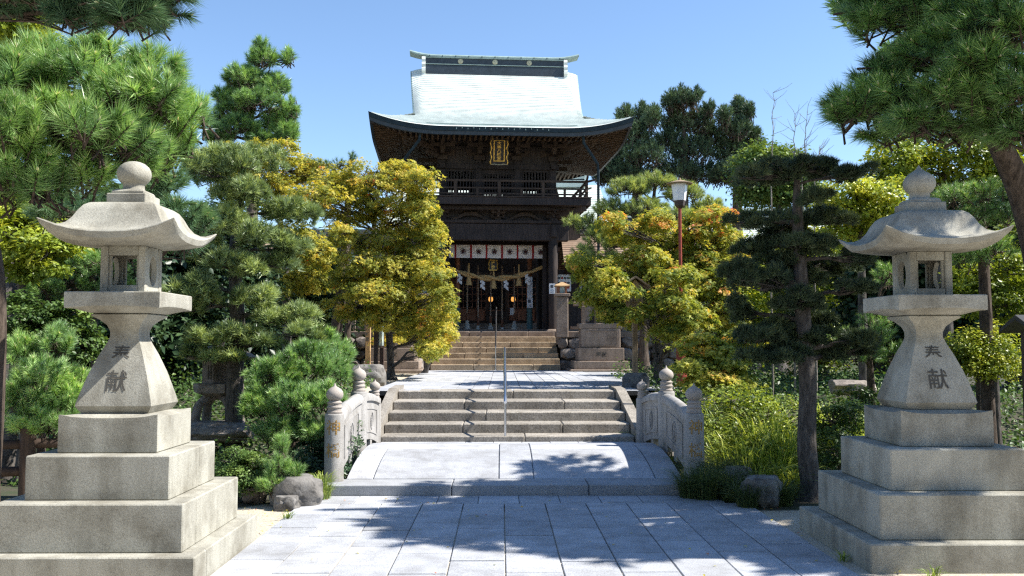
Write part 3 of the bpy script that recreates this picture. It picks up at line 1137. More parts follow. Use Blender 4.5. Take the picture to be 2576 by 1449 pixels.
for sx in (-1, 1):
    gb('tie_beam', sx * 2.0 - .10, sx * 2.0 + .10, -2.3, 2.3, 5.45, 5.9, M['wood'], bev=.02)


def bracket(name, x, y, z, sc, out, parent=gate, lean=1.0):
    """stacked bracket arms stepping out towards -y (out=-1) with bearing blocks"""
    m = MB()
    q = lambda a, b, c, d, e, f: m.box(x + a * sc, x + b * sc, *(sorted((y + out * c * sc, y + out * d * sc))), z + e * sc, z + f * sc)
    q(-.17, .17, -.17, .17, 0, .16)
    q(-.42, .42, -.06, .06, .16, .28)
    for xx in (-.36, 0, .36):
        q(xx - .09, xx + .09, -.09, .09, .28, .38)
    q(-.06, .06, -.1, .50, .17, .29)
    q(-.09, .09, .36, .54, .29, .39)
    q(-.42, .42, .39, .51, .39, .51)
    for xx in (-.36, .36):
        q(xx - .09, xx + .09, .36, .54, .51, .60)
    q(-.06, .06, .0, .86, .40, .52)
    q(-.09, .09, .72, .90, .52, .62)
    q(-.45, .45, .75, .87, .62, .74)
    return m.build(name, M['wood2'], parent)


for x in (-2.0, -.67, .67, 2.0):
    bracket('bracket', x, -2.0, 8.22 - GB, 1.05, -1)
    bracket('bracket', x, 2.0, 8.22 - GB, 1.05, 1)
for x in (-2.0, 0.0, 2.0):
    m = bracket('balcony_bracket', x, -2.0, 6.06 - GB, .58, -1)
for sx in (-1, 1):
    for y in (-.67, .67):
        m = MB()
        m.box(sx * 2.0 - .12, sx * 2.0 + .12, y - .15, y + .15, 8.22 - GB, 8.41 - GB)
        m.box(min(sx * 2.0, sx * 2.9), max(sx * 2.0, sx * 2.9), y - .06, y + .06, 8.4 - GB, 8.55 - GB)
        m.build('side_bracket', M['wood2'], gate)
    m = MB()
    m.bar((sx * 2.0, -2.0, 8.45 - GB), (sx * 2.95, -2.95, 8.75 - GB), .12, .16)
    m.bar((sx * 2.0, -2.0, 8.3 - GB), (sx * 2.55, -2.55, 8.42 - GB), .12, .14)
    m.build('corner_bracket', M['wood2'], gate)
    m = MB(); m.bar((sx * 1.9, -1.9, 6.2 - GB), (sx * 3.05, -2.85, 6.42 - GB), .14, .2); m.build('corner_bracket', M['wood2'], gate)
gb('eave_purlin', -3.2, 3.2, -2.98, -2.82, 8.80, 8.94, M['wood'])
gb('eave_purlin', -3.2, 3.2, 2.82, 2.98, 8.80, 8.94, M['wood'])
for sx in (-1, 1):
    gb('eave_purlin', sx * 2.9 - .08, sx * 2.9 + .08, -2.8, 2.8, 8.80, 8.94, M['wood'])
for sy in (-1, 1):                                      # frog-leg struts between beam and balcony
    for x in (-.98, .98):
        m = MB()
        top = [(-.72, 0), (-.66, .06), (-.5, .10), (-.34, .20), (-.2, .28), (0, .30), (.2, .28), (.34, .20), (.5, .10), (.66, .06), (.72, 0)]
        bot = [(.55, 0), (.42, .05), (.26, .13), (0, .17), (-.26, .13), (-.42, .05), (-.55, 0)]
        n1 = len(top); pts = top + bot
        for yy in (sy * 2.0 - .05, sy * 2.0 + .05):
            m.V += [(x + a, yy, 6.062 - GB + b) for a, b in pts]
        k = len(pts)
        idx_t = list(range(n1)); idx_b = [n1 + (6 - int(round(i * 6 / (n1 - 1)))) for i in range(n1)]
        for i in range(n1 - 1):
            m.F.append([idx_t[i], idx_t[i + 1], idx_b[i + 1]] + ([idx_b[i]] if idx_b[i] != idx_b[i + 1] else []))
            m.F.append([k + j for j in ([idx_t[i], idx_t[i + 1], idx_b[i + 1]] + ([idx_b[i]] if idx_b[i] != idx_b[i + 1] else []))][::-1])
            m.F.append([idx_t[i], idx_t[i + 1], k + idx_t[i + 1], k + idx_t[i]])
        for i in range(n1, k - 1):
            m.F.append([i, i + 1, k + i + 1, k + i])
        m.build('frog_leg_strut', M['wood2'], gate)
    gb('balcony_beam', -2.9, 2.9, sy * 2.42 - .09, sy * 2.42 + .09, 6.38, 6.52, M['wood'], bev=.01)
    gb('infill_board', -1.85, 1.85, sy * 1.9 - .02, sy * 1.9 + .02, 6.07, 6.5, M['wallwood'])
# balcony
bal = thing_part('balcony', gate)
gb('balcony_floor', -3.18, 3.18, -2.86, 2.86, 6.62, 6.70, M['wood'], bal)
for sy in (-1, 1):
    gb('balcony_fascia', -3.24, 3.24, min(sy * 2.86, sy * 2.93), max(sy * 2.86, sy * 2.93), 6.50, 6.76, M['wood'], bal, .01)
    gb('fascia_trim', -3.26, 3.26, min(sy * 2.90, sy * 2.96), max(sy * 2.90, sy * 2.96), 6.762, 6.80, M['wood2'], bal)
    for z, hh in ((6.90, .05), (7.10, .05), (7.36, .075)):
        m = MB()
        e = .35 if z > 7.3 else (.18 if z > 7.0 else .05)
        pts = [(-3.1 - e, sy * 2.8, z - GB + e * .28), (-3.1, sy * 2.8, z - GB), (3.1, sy * 2.8, z - GB), (3.1 + e, sy * 2.8, z - GB + e * .28)]
        for a, b in zip(pts[:-1], pts[1:]):
            m.bar(a, b, .06, hh)
        m.build('rail', M['wood2'], bal)
    for x in (-3.1, -1.55, 0, 1.55, 3.1):
        gb('baluster', x - .05, x + .05, sy * 2.8 - .05, sy * 2.8 + .05, 6.76, 7.32 if abs(x) < 3 else 7.42, M['wood2'], bal)
    for x in (-2.32, -.78, .78, 2.32):
        gb('baluster', x - .04, x + .04, sy * 2.8 - .04, sy * 2.8 + .04, 6.76, 7.08, M['wood2'], bal)
for sx in (-1, 1):
    gb('balcony_fascia', min(sx * 3.17, sx * 3.235), max(sx * 3.17, sx * 3.235), -2.85, 2.85, 6.50, 6.755, M['wood'], bal)
    for z, hh in ((6.90, .05), (7.10, .05), (7.36, .075)):
        m = MB(); e = .3 if z > 7.3 else .12
        pts = [(sx * 3.1, -2.8 - e, z + .09 - GB + e * .2), (sx * 3.1, -2.8, z + .003 - GB), (sx * 3.1, 2.8, z + .003 - GB), (sx * 3.1, 2.8 + e, z + .09 - GB + e * .2)]
        for a, b in zip(pts[:-1], pts[1:]):
            m.bar(a, b, .06, hh)
        m.build('rail', M['wood2'], bal)
    for y in (-1.4, 0, 1.4):
        gb('baluster', sx * 3.1 - .05, sx * 3.1 + .05, y - .05, y + .05, 6.76, 7.32, M['wood2'], bal)
    m = MB(); m.bar((sx * 3.05, 2.5, 6.72 - GB), (sx * 2.55, 2.1, 8.2 - GB), .09, .09); m.build('strut', M['wood2'], bal)
# upper storey
for x in (-2.0, -.70, .70, 2.0):
    for y in (-2.0, 2.0):
        gb('upper_post', x - .11, x + .11, y - .11, y + .11, 6.70, 8.24, M['wood'], bev=.01)
for sy in (-1, 1):
    y = sy * 2.0
    gb('sill_beam', -2.12, 2.12, y - .07, y + .07, 6.70, 6.88, M['wood'])
    gb('head_beam', -2.2, 2.2, y - .13, y + .13, 7.90, 8.08, M['wood'], bev=.01)
    gb('wall_board', -1.98, 1.98, y - .02, y + .02, 8.08, 9.05, M['wallwood'])
    gb('string_beam', -2.3, 2.3, y - .10, y + .10, 8.60, 8.74, M['wood'])
    for x in (-1.35, 1.35):                            # barred windows
        m = MB()
        for i in range(9):
            xx = x - .44 + .11 * i
            m.box(xx - .022, xx + .022, y - .03, y + .03, 7.0 - GB, 7.82 - GB)
        wn = m.build('window_bars', M['wood'], gate)
        gb('window_frame', x - .54, x - .48, y - .06, y + .06, 6.88, 7.90, M['wood'])
        gb('window_frame', x + .48, x + .54, y - .06, y + .06, 6.88, 7.90, M['wood'])
        gb('window_frame', x - .48, x + .48, y - .05, y + .05, 7.82, 7.90, M['wood'])
        gb('window_frame', x - .48, x + .48, y - .05, y + .05, 6.88, 7.0, M['wood'])
    m = MB()                                            # lattice doors in the middle bay
    for i in range(11):
        xx = -.50 + .1 * i
        m.box(xx - .016, xx + .016, y - .025, y + .025, 6.95 - GB, 7.72 - GB)
    for i in range(8):
        z = 6.98 + .1 * i
        m.box(-.50, .50, y - .018, y + .018, z - .014 - GB, z + .014 - GB)
    m.build('door_lattice', M['wood'], gate)
    for a, b in ((-.59, -.52), (.52, .59), (-.035, .035)):
        gb('door_frame', a, b, y - .05, y + .05, 6.88, 7.90, M['wood'])
    gb('door_frame', -.52, .52, y - .045, y + .045, 7.72, 7.90, M['wood'])
for sx in (-1, 1):
    gb('side_wall', sx * 2.0 - .03, sx * 2.0 + .03, -1.89, 1.89, 6.70, 9.05, M['wallwood'])
    gb('string_beam', sx * 2.0 - .09, sx * 2.0 + .09, -2.28, 2.28, 7.90, 8.07, M['wood'])
gb('ceiling_board', -1.96, 1.96, -1.9, 1.9, 8.1, 8.14, M['wallwood'])
gb('passage_ceiling', -1.96, 1.96, -1.85, 1.85, 6.52, 6.58, M['wallwood'])


def disc(m, x, y, z, r0, r1, n=18, t=.004, out=-1):
    A = [2 * pi * k / n for k in range(n + 1)]
    m.loft([[(x + r0 * cos(a), y, z + r0 * sin(a)) for a in A], [(x + r1 * cos(a), y + out * t, z + r1 * sin(a)) for a in A]], False, False, closed=False)


# plaque of the gate: gilt frame with scrolled edge and five characters
pq = thing('gate_plaque', 'gilt framed black name plaque hanging under the upper eaves', 'plaque', (0, 0, 0))
pq.location = gate.matrix_basis @ Vector((-.02, -2.72, 7.93 - GB)) if False else (0, 0, 0)
gm = Matrix.Translation((-.28, 34.7, GB)) @ Matrix.Rotation(radians(4), 4, 'Z')
pq.location = gm @ Vector((-.02, -2.86, 7.90 - GB))
pq.rotation_euler = (radians(12), 0, radians(4))
box('backing', -.33, .33, -.02, .02, 0, .95, M['blacklacquer'], pq)
for a, b, c, d in ((-.20, .20, .84, .875), (-.20, .20, .13, .165), (-.20, -.16, .165, .84), (.16, .20, .165, .84)):
    box('gilt_frame', a, b, -.055, -.021, c, d, M['gold'], pq, .004)
for sx in (-1, 1):
    m = MB()
    pts = [(sx * (.285 + .022 * sin(k * 2 * pi / 7)), -.045, .03 + .92 * k / 20) for k in range(21)]
    m.tube(pts, [.018 + .010 * abs(sin(k * .9)) for k in range(21)], 6)
    m.build('scroll_edge', M['gold'], pq, smooth=60)
for k in range(4):
    m = MB(); m.lathe([(.01, -.045), (.04, -.02), (.045, .0), (.03, .035), (.01, .05)], 10)
    m.build('cloud_knob', M['gold'], pq, loc=(-.24 + .16 * k, -.04, .93), smooth=60)
m = MB(); m.tube([(-.3, -.04, .03), (-.15, -.04, .045), (-.08, -.04, .02), (.08, -.04, .02), (.15, -.04, .045), (.3, -.04, .03)], .014, 6); m.build('scroll_edge', M['goldpale'], pq)
for k, ch in enumerate('大島八幡宮'):
    V, fs = text_geo(ch, .02)
    W = [(p[0] * .15, -.024, .765 - .131 * k + p[1] * .135) for p in V]
    link('lettering', mesh_np('lettering', W, fs), M['gold'], pq)

# copper downpipes at both front corners
def pipe(pts, label):
    m = MB(); m.tube(pts, .05, 8)
    return m.build('downpipe', M['copperdark'], gate, smooth=50)


z = lambda v: v - GB
pipe([(-2.75, -4.25, z(8.72)), (-2.78, -4.2, z(8.45)), (-3.35, -3.6, z(7.85)), (-3.38, -3.5, z(7.6)), (-3.38, -3.4, z(2.1))], '')
pipe([(2.75, -4.25, z(8.72)), (2.78, -4.2, z(8.45)), (3.36, -3.6, z(7.85)), (3.40, -3.5, z(7.6)), (3.40, -3.4, z(2.1))], '')

# ---- things hanging in the passage
def gw(x, y, zz):
    return gm @ Vector((x, y, zz - GB))


cur = thing('crest_curtain', 'white curtain with seven plum crest panels and red strips across the gateway', 'curtain', gw(0, -.95, 4.80), radians(4))
PW = .575
for k in range(7):
    xa = -.06 + (k - 3.5) * PW
    xb = xa + PW
    xb = min(xb, 1.80); xa2 = max(xa, -1.80)
    m = MB()
    n = 6
    for (yo, rev) in ((0, 0), (.006, 1)):
        m.loft([[(x_, yo + .012 * sin((x_ * 5 + zz_ * 3)), zz_) for x_ in [xa2 + .035 + (xb - xa2 - .07) * i / n for i in range(n + 1)]] for zz_ in (0, .16, .33, .49)], False, False, closed=False)
    pn = m.build('curtain_panel', M['cloth'], cur)
    xc = xa + PW / 2
    m = MB()
    disc(m, xc, -.018, .235, .104, .088, 24, .003)
    disc(m, xc, -.018, .235, .026, .001, 12, .003)
    for i in range(5):
        a = 2 * pi * i / 5 + pi / 2
        disc(m, xc + .048 * cos(a), -.018, .235 + .048 * sin(a), .030, .001, 12, .003)
    if xb - xa2 > PW * .6:
        m.build('crest', M['crest'], pn)
    if k:
        box('red_strip', xa - .034, xa + .034, -.012, .008, -.025, .49, M['red'], cur)
tube = MB(); tube.tube([(-1.85, 0, .50), (1.85, 0, .50)], .02, 8); tube.build('curtain_rod', M['wood2'], cur)

pq2 = thing('hall_plaque', 'small gilt plaque hanging above the straw rope', 'plaque', gw(-.07, -.35, 4.42), radians(4))
box('backing', -.13, .13, -.02, .02, 0, .34, M['blacklacquer'], pq2)
for sx in (-1, 1):
    m = MB(); m.tube([(sx * (.155 + .012 * sin(k * 1.3)), -.02, -.0 + .36 * k / 10) for k in range(11)], .022, 6); m.build('scroll_edge', M['gold'], pq2)
box('gilt_frame', -.15, .15, -.03, .0, -.03, -.001, M['gold'], pq2)
box('gilt_frame', -.15, .15, -.03, .0, .341, .37, M['gold'], pq2)
for k, ch in enumerate('拝殿'):
    V, fs = text_geo(ch, .03)
    link('lettering', mesh_np('lettering', [(p[0] * .14, -.023, .25 - .16 * k + p[1] * .14) for p in V], fs), M['gold'], pq2)

sr = thing('sacred_rope', 'thick twisted straw rope sagging across the gateway', 'rope', gw(0, -.2, 4.1), radians(4))
def rope_c(x):
    return .45 * (x / 1.82) ** 2
for ph in (0, pi):
    m = MB()
    pts, rad = [], []
    for k in range(81):
        x = -1.82 + 3.64 * k / 80
        thick = .04 + .036 * max(0, 1 - (x / 1.82) ** 2)
        a = x * 4.6 + ph
        pts.append((x, thick * .75 * cos(a), rope_c(x) + thick * .75 * sin(a)))
        rad.append(thick * .9)
    m.tube(pts, rad, 9)
    m.build('straw_strand', M['straw'], sr, smooth=60)
for x in (-.98, -.04, .92):
    m = MB()
    z0_ = rope_c(x) - .06
    m.lathe([(.05, z0_), (.07, z0_ - .03), (.085, z0_ - .10), (.12, z0_ - .30), (.125, z0_ - .33), (.09, z0_ - .335)], 16)
    m.build('straw_tassel', M['straw'], sr, loc=(x, 0, 0), smooth=50)
    m = MB(); m.tube([(x, 0, rope_c(x)), (x, -.02, rope_c(x) + .22), (x, 0, rope_c(x) + .42)], [.05, .03, .035], 8); m.build('straw_tie', M['straw'], sr)
for x in (-1.32, -.46, .43, 1.24):
    m = MB()
    z0_ = rope_c(x) - .05
    for k in range(4):                                  # folded zigzag paper streamer
        s_ = 1 if k % 2 else -1
        zc = z0_ - .09 * k
        m.loft([[(x + s_ * .03 + a, yy, zc - b - .035 * a / .05 * s_) for a, b in ((-.06, 0), (.06, 0), (.055, .13), (-.055, .13))] for yy in (-.03 - .012 * k, -.024 - .012 * k)])
    m.build('paper_streamer', M['paper'], sr)

bx = [(-.99, 2.72, 1.2), (-.57, 2.52, 1.0), (-.06, 2.62, 1.35), (.37, 2.45, 1.0), (.87, 2.70, 1.2)]
bl = ['leftmost bell rope with pale tassel hanging in the gateway', 'second bell rope from the left with pale tassel', 'middle bell rope behind the upper handrail', 'fourth bell rope from the left with sunlit tassel', 'rightmost bell rope with sunlit tassel']
for (x, zb, y), lb in zip(bx, bl):
    t = thing('bell_rope', lb, 'bell rope', gw(x, y, zb - .32), radians(4), group='bell ropes of the worship hall')
    m = MB()
    for ph in (0, 2 * pi / 3, 4 * pi / 3):
        m.tube([(.016 * cos(k * .55 + ph), .016 * sin(k * .55 + ph), .45 + (4.55 - zb) * k / 60) for k in range(61)], .017, 5)
    m.build('twisted_cord', M['rope'], t, smooth=60)
    m = MB(); m.lathe([(.03, .14), (.052, .16), (.052, .42), (.03, .45)], 12); m.build('grip', M['redwood'], t, smooth=50)
    m = MB(); m.lathe([(.035, .15), (.07, .12), (.075, .09), (.06, .07), (.09, -.02), (.12, -.19), (.11, -.20), (.03, -.20)], 18); m.build('tassel', M['tassel'], t, smooth=50)

# bronze-shod posts in front of the hall, with paper signs
for sx, x in ((-1, -1.40), (1, 1.36)):
    t = thing('hall_pillar', 'round hall pillar with bronze shoe, %s' % ('half hidden by the yellow maple' if sx < 0 else 'carrying white signs on the right'), 'pillar', gw(x, .1, 2.16), radians(4))
    m = MB(); m.lathe([(.125, 0), (.125, .03), (.112, .05), (.112, .78), (.12, .79), (.12, .82)], 20); m.build('bronze_shoe', M['verdigris'], t, smooth=40)
    m = MB(); m.lathe([(.10, .82), (.10, 3.0)], 20); m.build('shaft', M['redwood'], t, smooth=40)
    if sx > 0:
        s1 = box('sign', -.10, .09, -.135, -.12, 1.22, 2.02, M['paper'], t)
        s2 = box('sign', -.115, .105, -.135, -.12, .84, 1.20, M['paper'], t)
        for k in range(4):
            box('lettering', -.06 + k * .035, -.05 + k * .035, -.138, -.1355, 1.30, 1.90 - .05 * (k % 2), M['print'], t)
        box('photo_print', -.08, .03, -.138, -.1355, 1.03, 1.16, M['print'], t)
        for k in range(3):
            box('lettering', -.07, .07, -.138, -.1355, .89 + .04 * k, .905 + .04 * k, M['print'], t)

# ------------------------------------------------------------------ worship hall behind the gate
hall = thing('worship_hall', 'dark worship hall with lattice doors and pale copper roof behind the gate', 'building', (-.19, 40.5, 2.16))
HO = (-.19, 40.5, 2.16)
def hb(name, x0, x1, y0, y1, z0, z1, mat, bev=0, parent=None, kind=None):
    return box(name, x0, x1, y0, y1, z0, z1, mat, parent or hall, bev, off=HO if parent is None else HO, kind=kind)
hb('floor_step', -2.3, 2.0, 38.2, 38.8, 2.161, 2.34, M['brownstone'], .02)
hb('floor_step', -2.3, 2.0, 38.8, 39.4, 2.161, 2.50, M['brownstone'], .02)
hb('floor', -4.6, 4.2, 39.4, 52, 2.161, 2.62, M['wood2'])
hb('back_wall', -4.6, 4.2, 51.5, 51.8, 2.62, 7.0, M['wallwood'])
for xa, xb in ((-4.6, -2.6), (2.2, 4.2)):
    hb('front_wall', xa, xb, 39.9, 40.0, 2.62, 6.2, M['wallwood'])
for x in (-4.6, 4.1):
    hb('side_wall', x, x + .1, 40.0, 51.5, 2.62, 6.5, M['wallwood'])
hb('lintel', -2.6, 2.2, 39.8, 40.05, 4.6, 6.2, M['wood'])
hb('transom_beam', -2.6, 2.2, 39.6, 39.8, 4.5, 4.75, M['wood2'], .02)
for x in (-1.95, -.62, .24, 1.55):
    hb('door_post', x - .07, x + .07, 39.85, 39.99, 2.62, 4.6, M['wood2'], .01)
for xa, xb in ((-1.88, -.69), (.31, 1.48)):
    n = 6
    for k in range(n + 1):
        x = xa + (xb - xa) * k / n
        hb('door_bar', x - .015, x + .015, 39.88, 39.92, 3.15, 4.6, M['redwood'])
    for k in range(5):
        zz = 3.2 + .3 * k
        hb('door_bar', xa, xb, 39.87, 39.90, zz - .012, zz + .012, M['redwood'])
    for k in range(3):
        x = xa + (xb - xa) * k / 3
        hb('door_panel', x + .01, x + (xb - xa) / 3 - .01, 39.90, 39.95, 2.64, 3.15, M['redwood'], .01)
for xa, xb in ((1.62, 2.15), (-2.55, -2.02)):
    for k in range(8):
        hb('wall_plank', xa, xb, 39.87, 39.91, 2.64 + k * .24, 2.64 + k * .24 + .225, M['redwood'], .008)
m = MB()                                                # roof: two slopes and a banded ridge
for f_ in (-1, 1):
    rows = []
    for k in range(24):
        for e in (.03, 0):
            s = (k if e else k + 1) / 24
            y = 46.5 + f_ * 8.5 * (1 - s)
            zc = 6.15 + 3.6 * (.72 * s + .28 * s * s)
            rows.append([(x, y, zc + e + .25 * max(0, abs(x + .2) / 5.2 - .6) ** 2) for x in [-5.4 + 10.4 * i / 12 for i in range(13)]])
    m.loft(rows, False, False, closed=False)
hr = m.build('roof', M['hallroof'], hall, off=HO)
for k, (z0_, z1_, w_, mt) in enumerate(((9.6, 9.95, .5, 'hallroof'), (9.951, 10.02, .42, 'copperdark'), (10.021, 10.16, .46, 'hallroof'), (10.161, 10.24, .40, 'copperdark'), (10.241, 10.36, .48, 'hallroof'), (10.361, 10.45, .40, 'copperdark'), (10.451, 10.6, .55, 'hallroof'))):
    box('ridge_band', -4.6, 4.2, 46.5 - w_, 46.5 + w_, z0_, z1_, M[mt], hr, off=HO)
for x in (-4.72, 4.2):
    box('ridge_end', x, x + .12, 45.9, 47.1, 9.7, 10.75, M['hallroof'], hr, off=HO)
off_box = thing('offering_box', 'slatted wooden offering box in front of the hall doors', 'offering box', (-.2, 38.9, 2.5))
box('box_body', -.42, .42, -.25, .25, .1, .52, M['wood2'], off_box, .01)
for sx in (-1, 1):
    box('box_stand', sx * .34 - .07, sx * .34 + .07, -.24, .24, .001, .1, M['wood2'], off_box)
    box('box_end', sx * .43 - .05, sx * .43 + .05, -.29, .29, .521, .62, M['wood2'], off_box, .01)
for k in range(7):
    box('slat', -.36, .36, -.2 + .066 * k - .012, -.2 + .066 * k + .012, .522, .57, M['redwood'], off_box)
box('notice', .55, .75, -.27, -.26, .35, .65, M['paper'], off_box)
for x, s_ in ((-.47, 'left'), (.50, 'right')):
    t = thing('hanging_lantern', 'small glowing lantern hanging %s of the dark hall doorway' % s_, 'lantern', (x, 39.3, 3.45), group='two small lit lanterns in the hall')
    m = MB(); m.lathe([(.05, 0), (.085, .02), (.10, .09), (.085, .18), (.05, .2)], 12); m.build('shade', M['glow'], t, smooth=50)
    m = MB(); m.lathe([(.12, .2), (.13, .21), (.03, .28), (.008, .30), (.008, 1.1)], 12); m.build('cap', M['iron'], t, smooth=40)

# ------------------------------------------------------------------ corridor wings beside the gate
for sx in (-1, 1):
    x0_, x1_ = (2.35, 9.0) if sx > 0 else (-9.4, -2.75)
    t = thing('gate_wing', 'low shingled corridor wing on the %s of the gate' % ('right' if sx > 0 else 'left, mostly behind the maples'), 'building', ((x0_ + x1_) / 2, 34.5, 2.0))
    o_ = ((x0_ + x1_) / 2, 34.5, 2.0)
    box('wall', x0_, x1_, 33.9, 34.0, 1.9, 4.75, M['wallwood'], t, off=o_)
    for k in range(5):
        x = x0_ + .1 + (x1_ - x0_ - .2) * k / 4
        box('post', x - .09, x + .09, 33.8, 33.96, 1.9, 4.7, M['wood2'], t, .01, off=o_)
    box('window_frame', x0_ + .55, x0_ + 1.6, 33.82, 33.895, 3.55, 4.35, M['white'], t, off=o_)
    box('window_pane', x0_ + .62, x0_ + 1.53, 33.80, 33.819, 3.62, 4.28, M['iron'], t, off=o_)
    m = MB()
    for f_ in (-1, 1):
        rows = []
        for k in range(16):
            for e in (.025, 0):
                s = (k if e else k + 1) / 16
                rows.append([(x, 34.5 + f_ * 1.75 * (1 - s), 4.55 + 1.25 * (.75 * s + .25 * s * s) + e) for x in (x0_ - .1, x1_)])
        m.loft(rows, False, False, closed=False)
    r_ = m.build('roof', M['shingle'], t, off=o_)
    box('ridge', x0_ - .15, x1_, 34.35, 34.65, 5.76, 5.95, M['tile'], r_, .02, off=o_)
    box('eave_board', x0_ - .1, x1_, 32.78, 32.86, 4.44, 4.55, M['wood2'], r_, off=o_)
sh = thing('side_hall', 'long low hall with pale green copper roof behind the right garden trees', 'building', (11, 47, 2))
SO = (11, 47, 2)
box('wall', 4.6, 19, 44.5, 50, 1.9, 6.2, M['white'], sh, off=SO)
m = MB()
for f_ in (-1, 1):
    rows = []
    for k in range(16):
        for e in (.03, 0):
            s = (k if e else k + 1) / 16
            rows.append([(x, 47 + f_ * 4.2 * (1 - s), 6.0 + 2.0 * (.75 * s + .25 * s * s) + e) for x in (4.2, 19.4)])
    m.loft(rows, False, False, closed=False)
r_ = m.build('roof', M['hallroof'], sh, off=SO)
for (z0_, z1_, w_, mt) in ((7.85, 8.12, .4, 'copperdark'), (8.121, 8.2, .5, 'hallroof'), (8.201, 8.5, .34, 'copperdark'), (8.501, 8.62, .5, 'hallroof')):
    box('ridge_band', 4.3, 19.3, 47 - w_, 47 + w_, z0_, z1_, M[mt], r_, off=SO)

# ------------------------------------------------------------------ vegetation generators
def unit(a):
    return a / np.maximum(1e-9, np.linalg.norm(a, axis=-1, keepdims=True))


class FM:
    """foliage / branch mesh in triangles with a tint per face"""
    def __init__(s):
        s.V = []; s.T = []; s.A = []; s.n = 0

    def add(s, V, T, A):
        s.V.append(V.reshape(-1, 3)); s.T.append(T.reshape(-1, 3) + s.n); s.A.append(np.broadcast_to(A, (T.reshape(-1, 3).shape[0],)))
        s.n += V.reshape(-1, 3).shape[0]

    def tube(s, pts, radii, n=6):
        pts = np.asarray(pts, float); radii = np.asarray(radii, float)
        k = len(pts)
        d = np.gradient(pts, axis=0); d = unit(d)
        up = np.where(np.abs(d[:, 2:3]) < .9, np.array([[0, 0, 1.]]), np.array([[1., 0, 0]]))
        if np.abs(d[:, 2]).mean() > .6:
            up = np.array([[1., 0.02, 0]]).repeat(k, 0)
        a = unit(np.cross(d, up)); b = np.cross(d, a)
        ang = 2 * pi * np.arange(n) / n
        R = pts[:, None] + radii[:, None, None] * (np.cos(ang)[None, :, None] * a[:, None] + np.sin(ang)[None, :, None] * b[:, None])
        i = (np.arange(k - 1)[:, None] * n + np.arange(n)[None]).ravel()
        j = (np.arange(k - 1)[:, None] * n + (np.arange(n)[None] + 1) % n).ravel()
        T = np.concatenate([np.stack([i, j, j + n], 1), np.stack([i, j + n, i + n], 1)])
        s.add(R, T, np.float32(.5))

    def build(s, name, mat, parent, smooth=False, label=None, kind=None):
        V = np.concatenate(s.V); T = np.concatenate(s.T); A = np.concatenate(s.A)
        if parent is not None:
            V = V - np.array(parent.location[:])
        me = mesh_np(name, V, T, smooth)
        at = me.attributes.new('tint', 'FLOAT', 'FACE')
        at.data.foreach_set('value', np.clip(A, 0, 1).astype(np.float32))
        return link(name, me, mat, parent, label=label, kind=kind)


def needles(fm, rng, Pt, D, L, W, tint):
    n = len(Pt)
    side = unit(np.cross(D, rng.normal(size=(n, 3))))
    V = np.stack([Pt - side * W[:, None] / 2, Pt + side * W[:, None] / 2, Pt + D * L[:, None]], 1)
    fm.add(V, np.arange(3 * n).reshape(n, 3), tint)


def perp(D):
    a = np.where(np.abs(D[:, 2:3]) < .9, np.array([[0, 0, 1.]]), np.array([[1., 0, 0]]))
    x = unit(np.cross(D, a)); return x, np.cross(D, x)


def shoots(fm, tw, rng, tips, dirs, slen, nn, nlen, wid, tint, bud=True, splay=(68, 22), droop=.12, twig=.006):
    """bottle-brush pine shoots"""
    k = len(tips)
    sl = slen * rng.uniform(.7, 1.25, k)
    t = rng.uniform(0, 1, (k, nn)) ** .8
    th = np.radians(splay[0] + (splay[1] - splay[0]) * t + rng.normal(0, 7, (k, nn)))
    ph = rng.uniform(0, 2 * pi, (k, nn))
    x, y = perp(dirs)
    D = np.cos(th)[..., None] * dirs[:, None] + np.sin(th)[..., None] * (np.cos(ph)[..., None] * x[:, None] + np.sin(ph)[..., None] * y[:, None])
    D[..., 2] -= droop
    D = unit(D)
    B = tips[:, None] - dirs[:, None] * (sl[:, None] * (1 - t))[..., None]
    L = nlen * rng.uniform(.75, 1.12, (k, nn)) * (rng.uniform(.85, 1.1, k)[:, None])
    st = tint + rng.normal(0, .10, k)
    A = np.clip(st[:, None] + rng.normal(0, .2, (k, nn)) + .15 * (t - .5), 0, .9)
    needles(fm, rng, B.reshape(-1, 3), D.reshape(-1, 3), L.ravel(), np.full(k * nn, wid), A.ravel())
    if bud:                                             # pale winter buds
        m = 5
        Db = unit(dirs[:, None] + rng.normal(0, .16, (k, m, 3)))
        needles(fm, rng, np.repeat(tips, m, 0), Db.reshape(-1, 3), np.full(k * m, nlen * .34), np.full(k * m, wid * 3.0), np.full(k * m, .985))
    if tw is not None:
        for i in range(k):
            tw.tube([tips[i] - dirs[i] * sl[i] * 1.5, tips[i]], [twig * 1.5, twig * .8], 3)


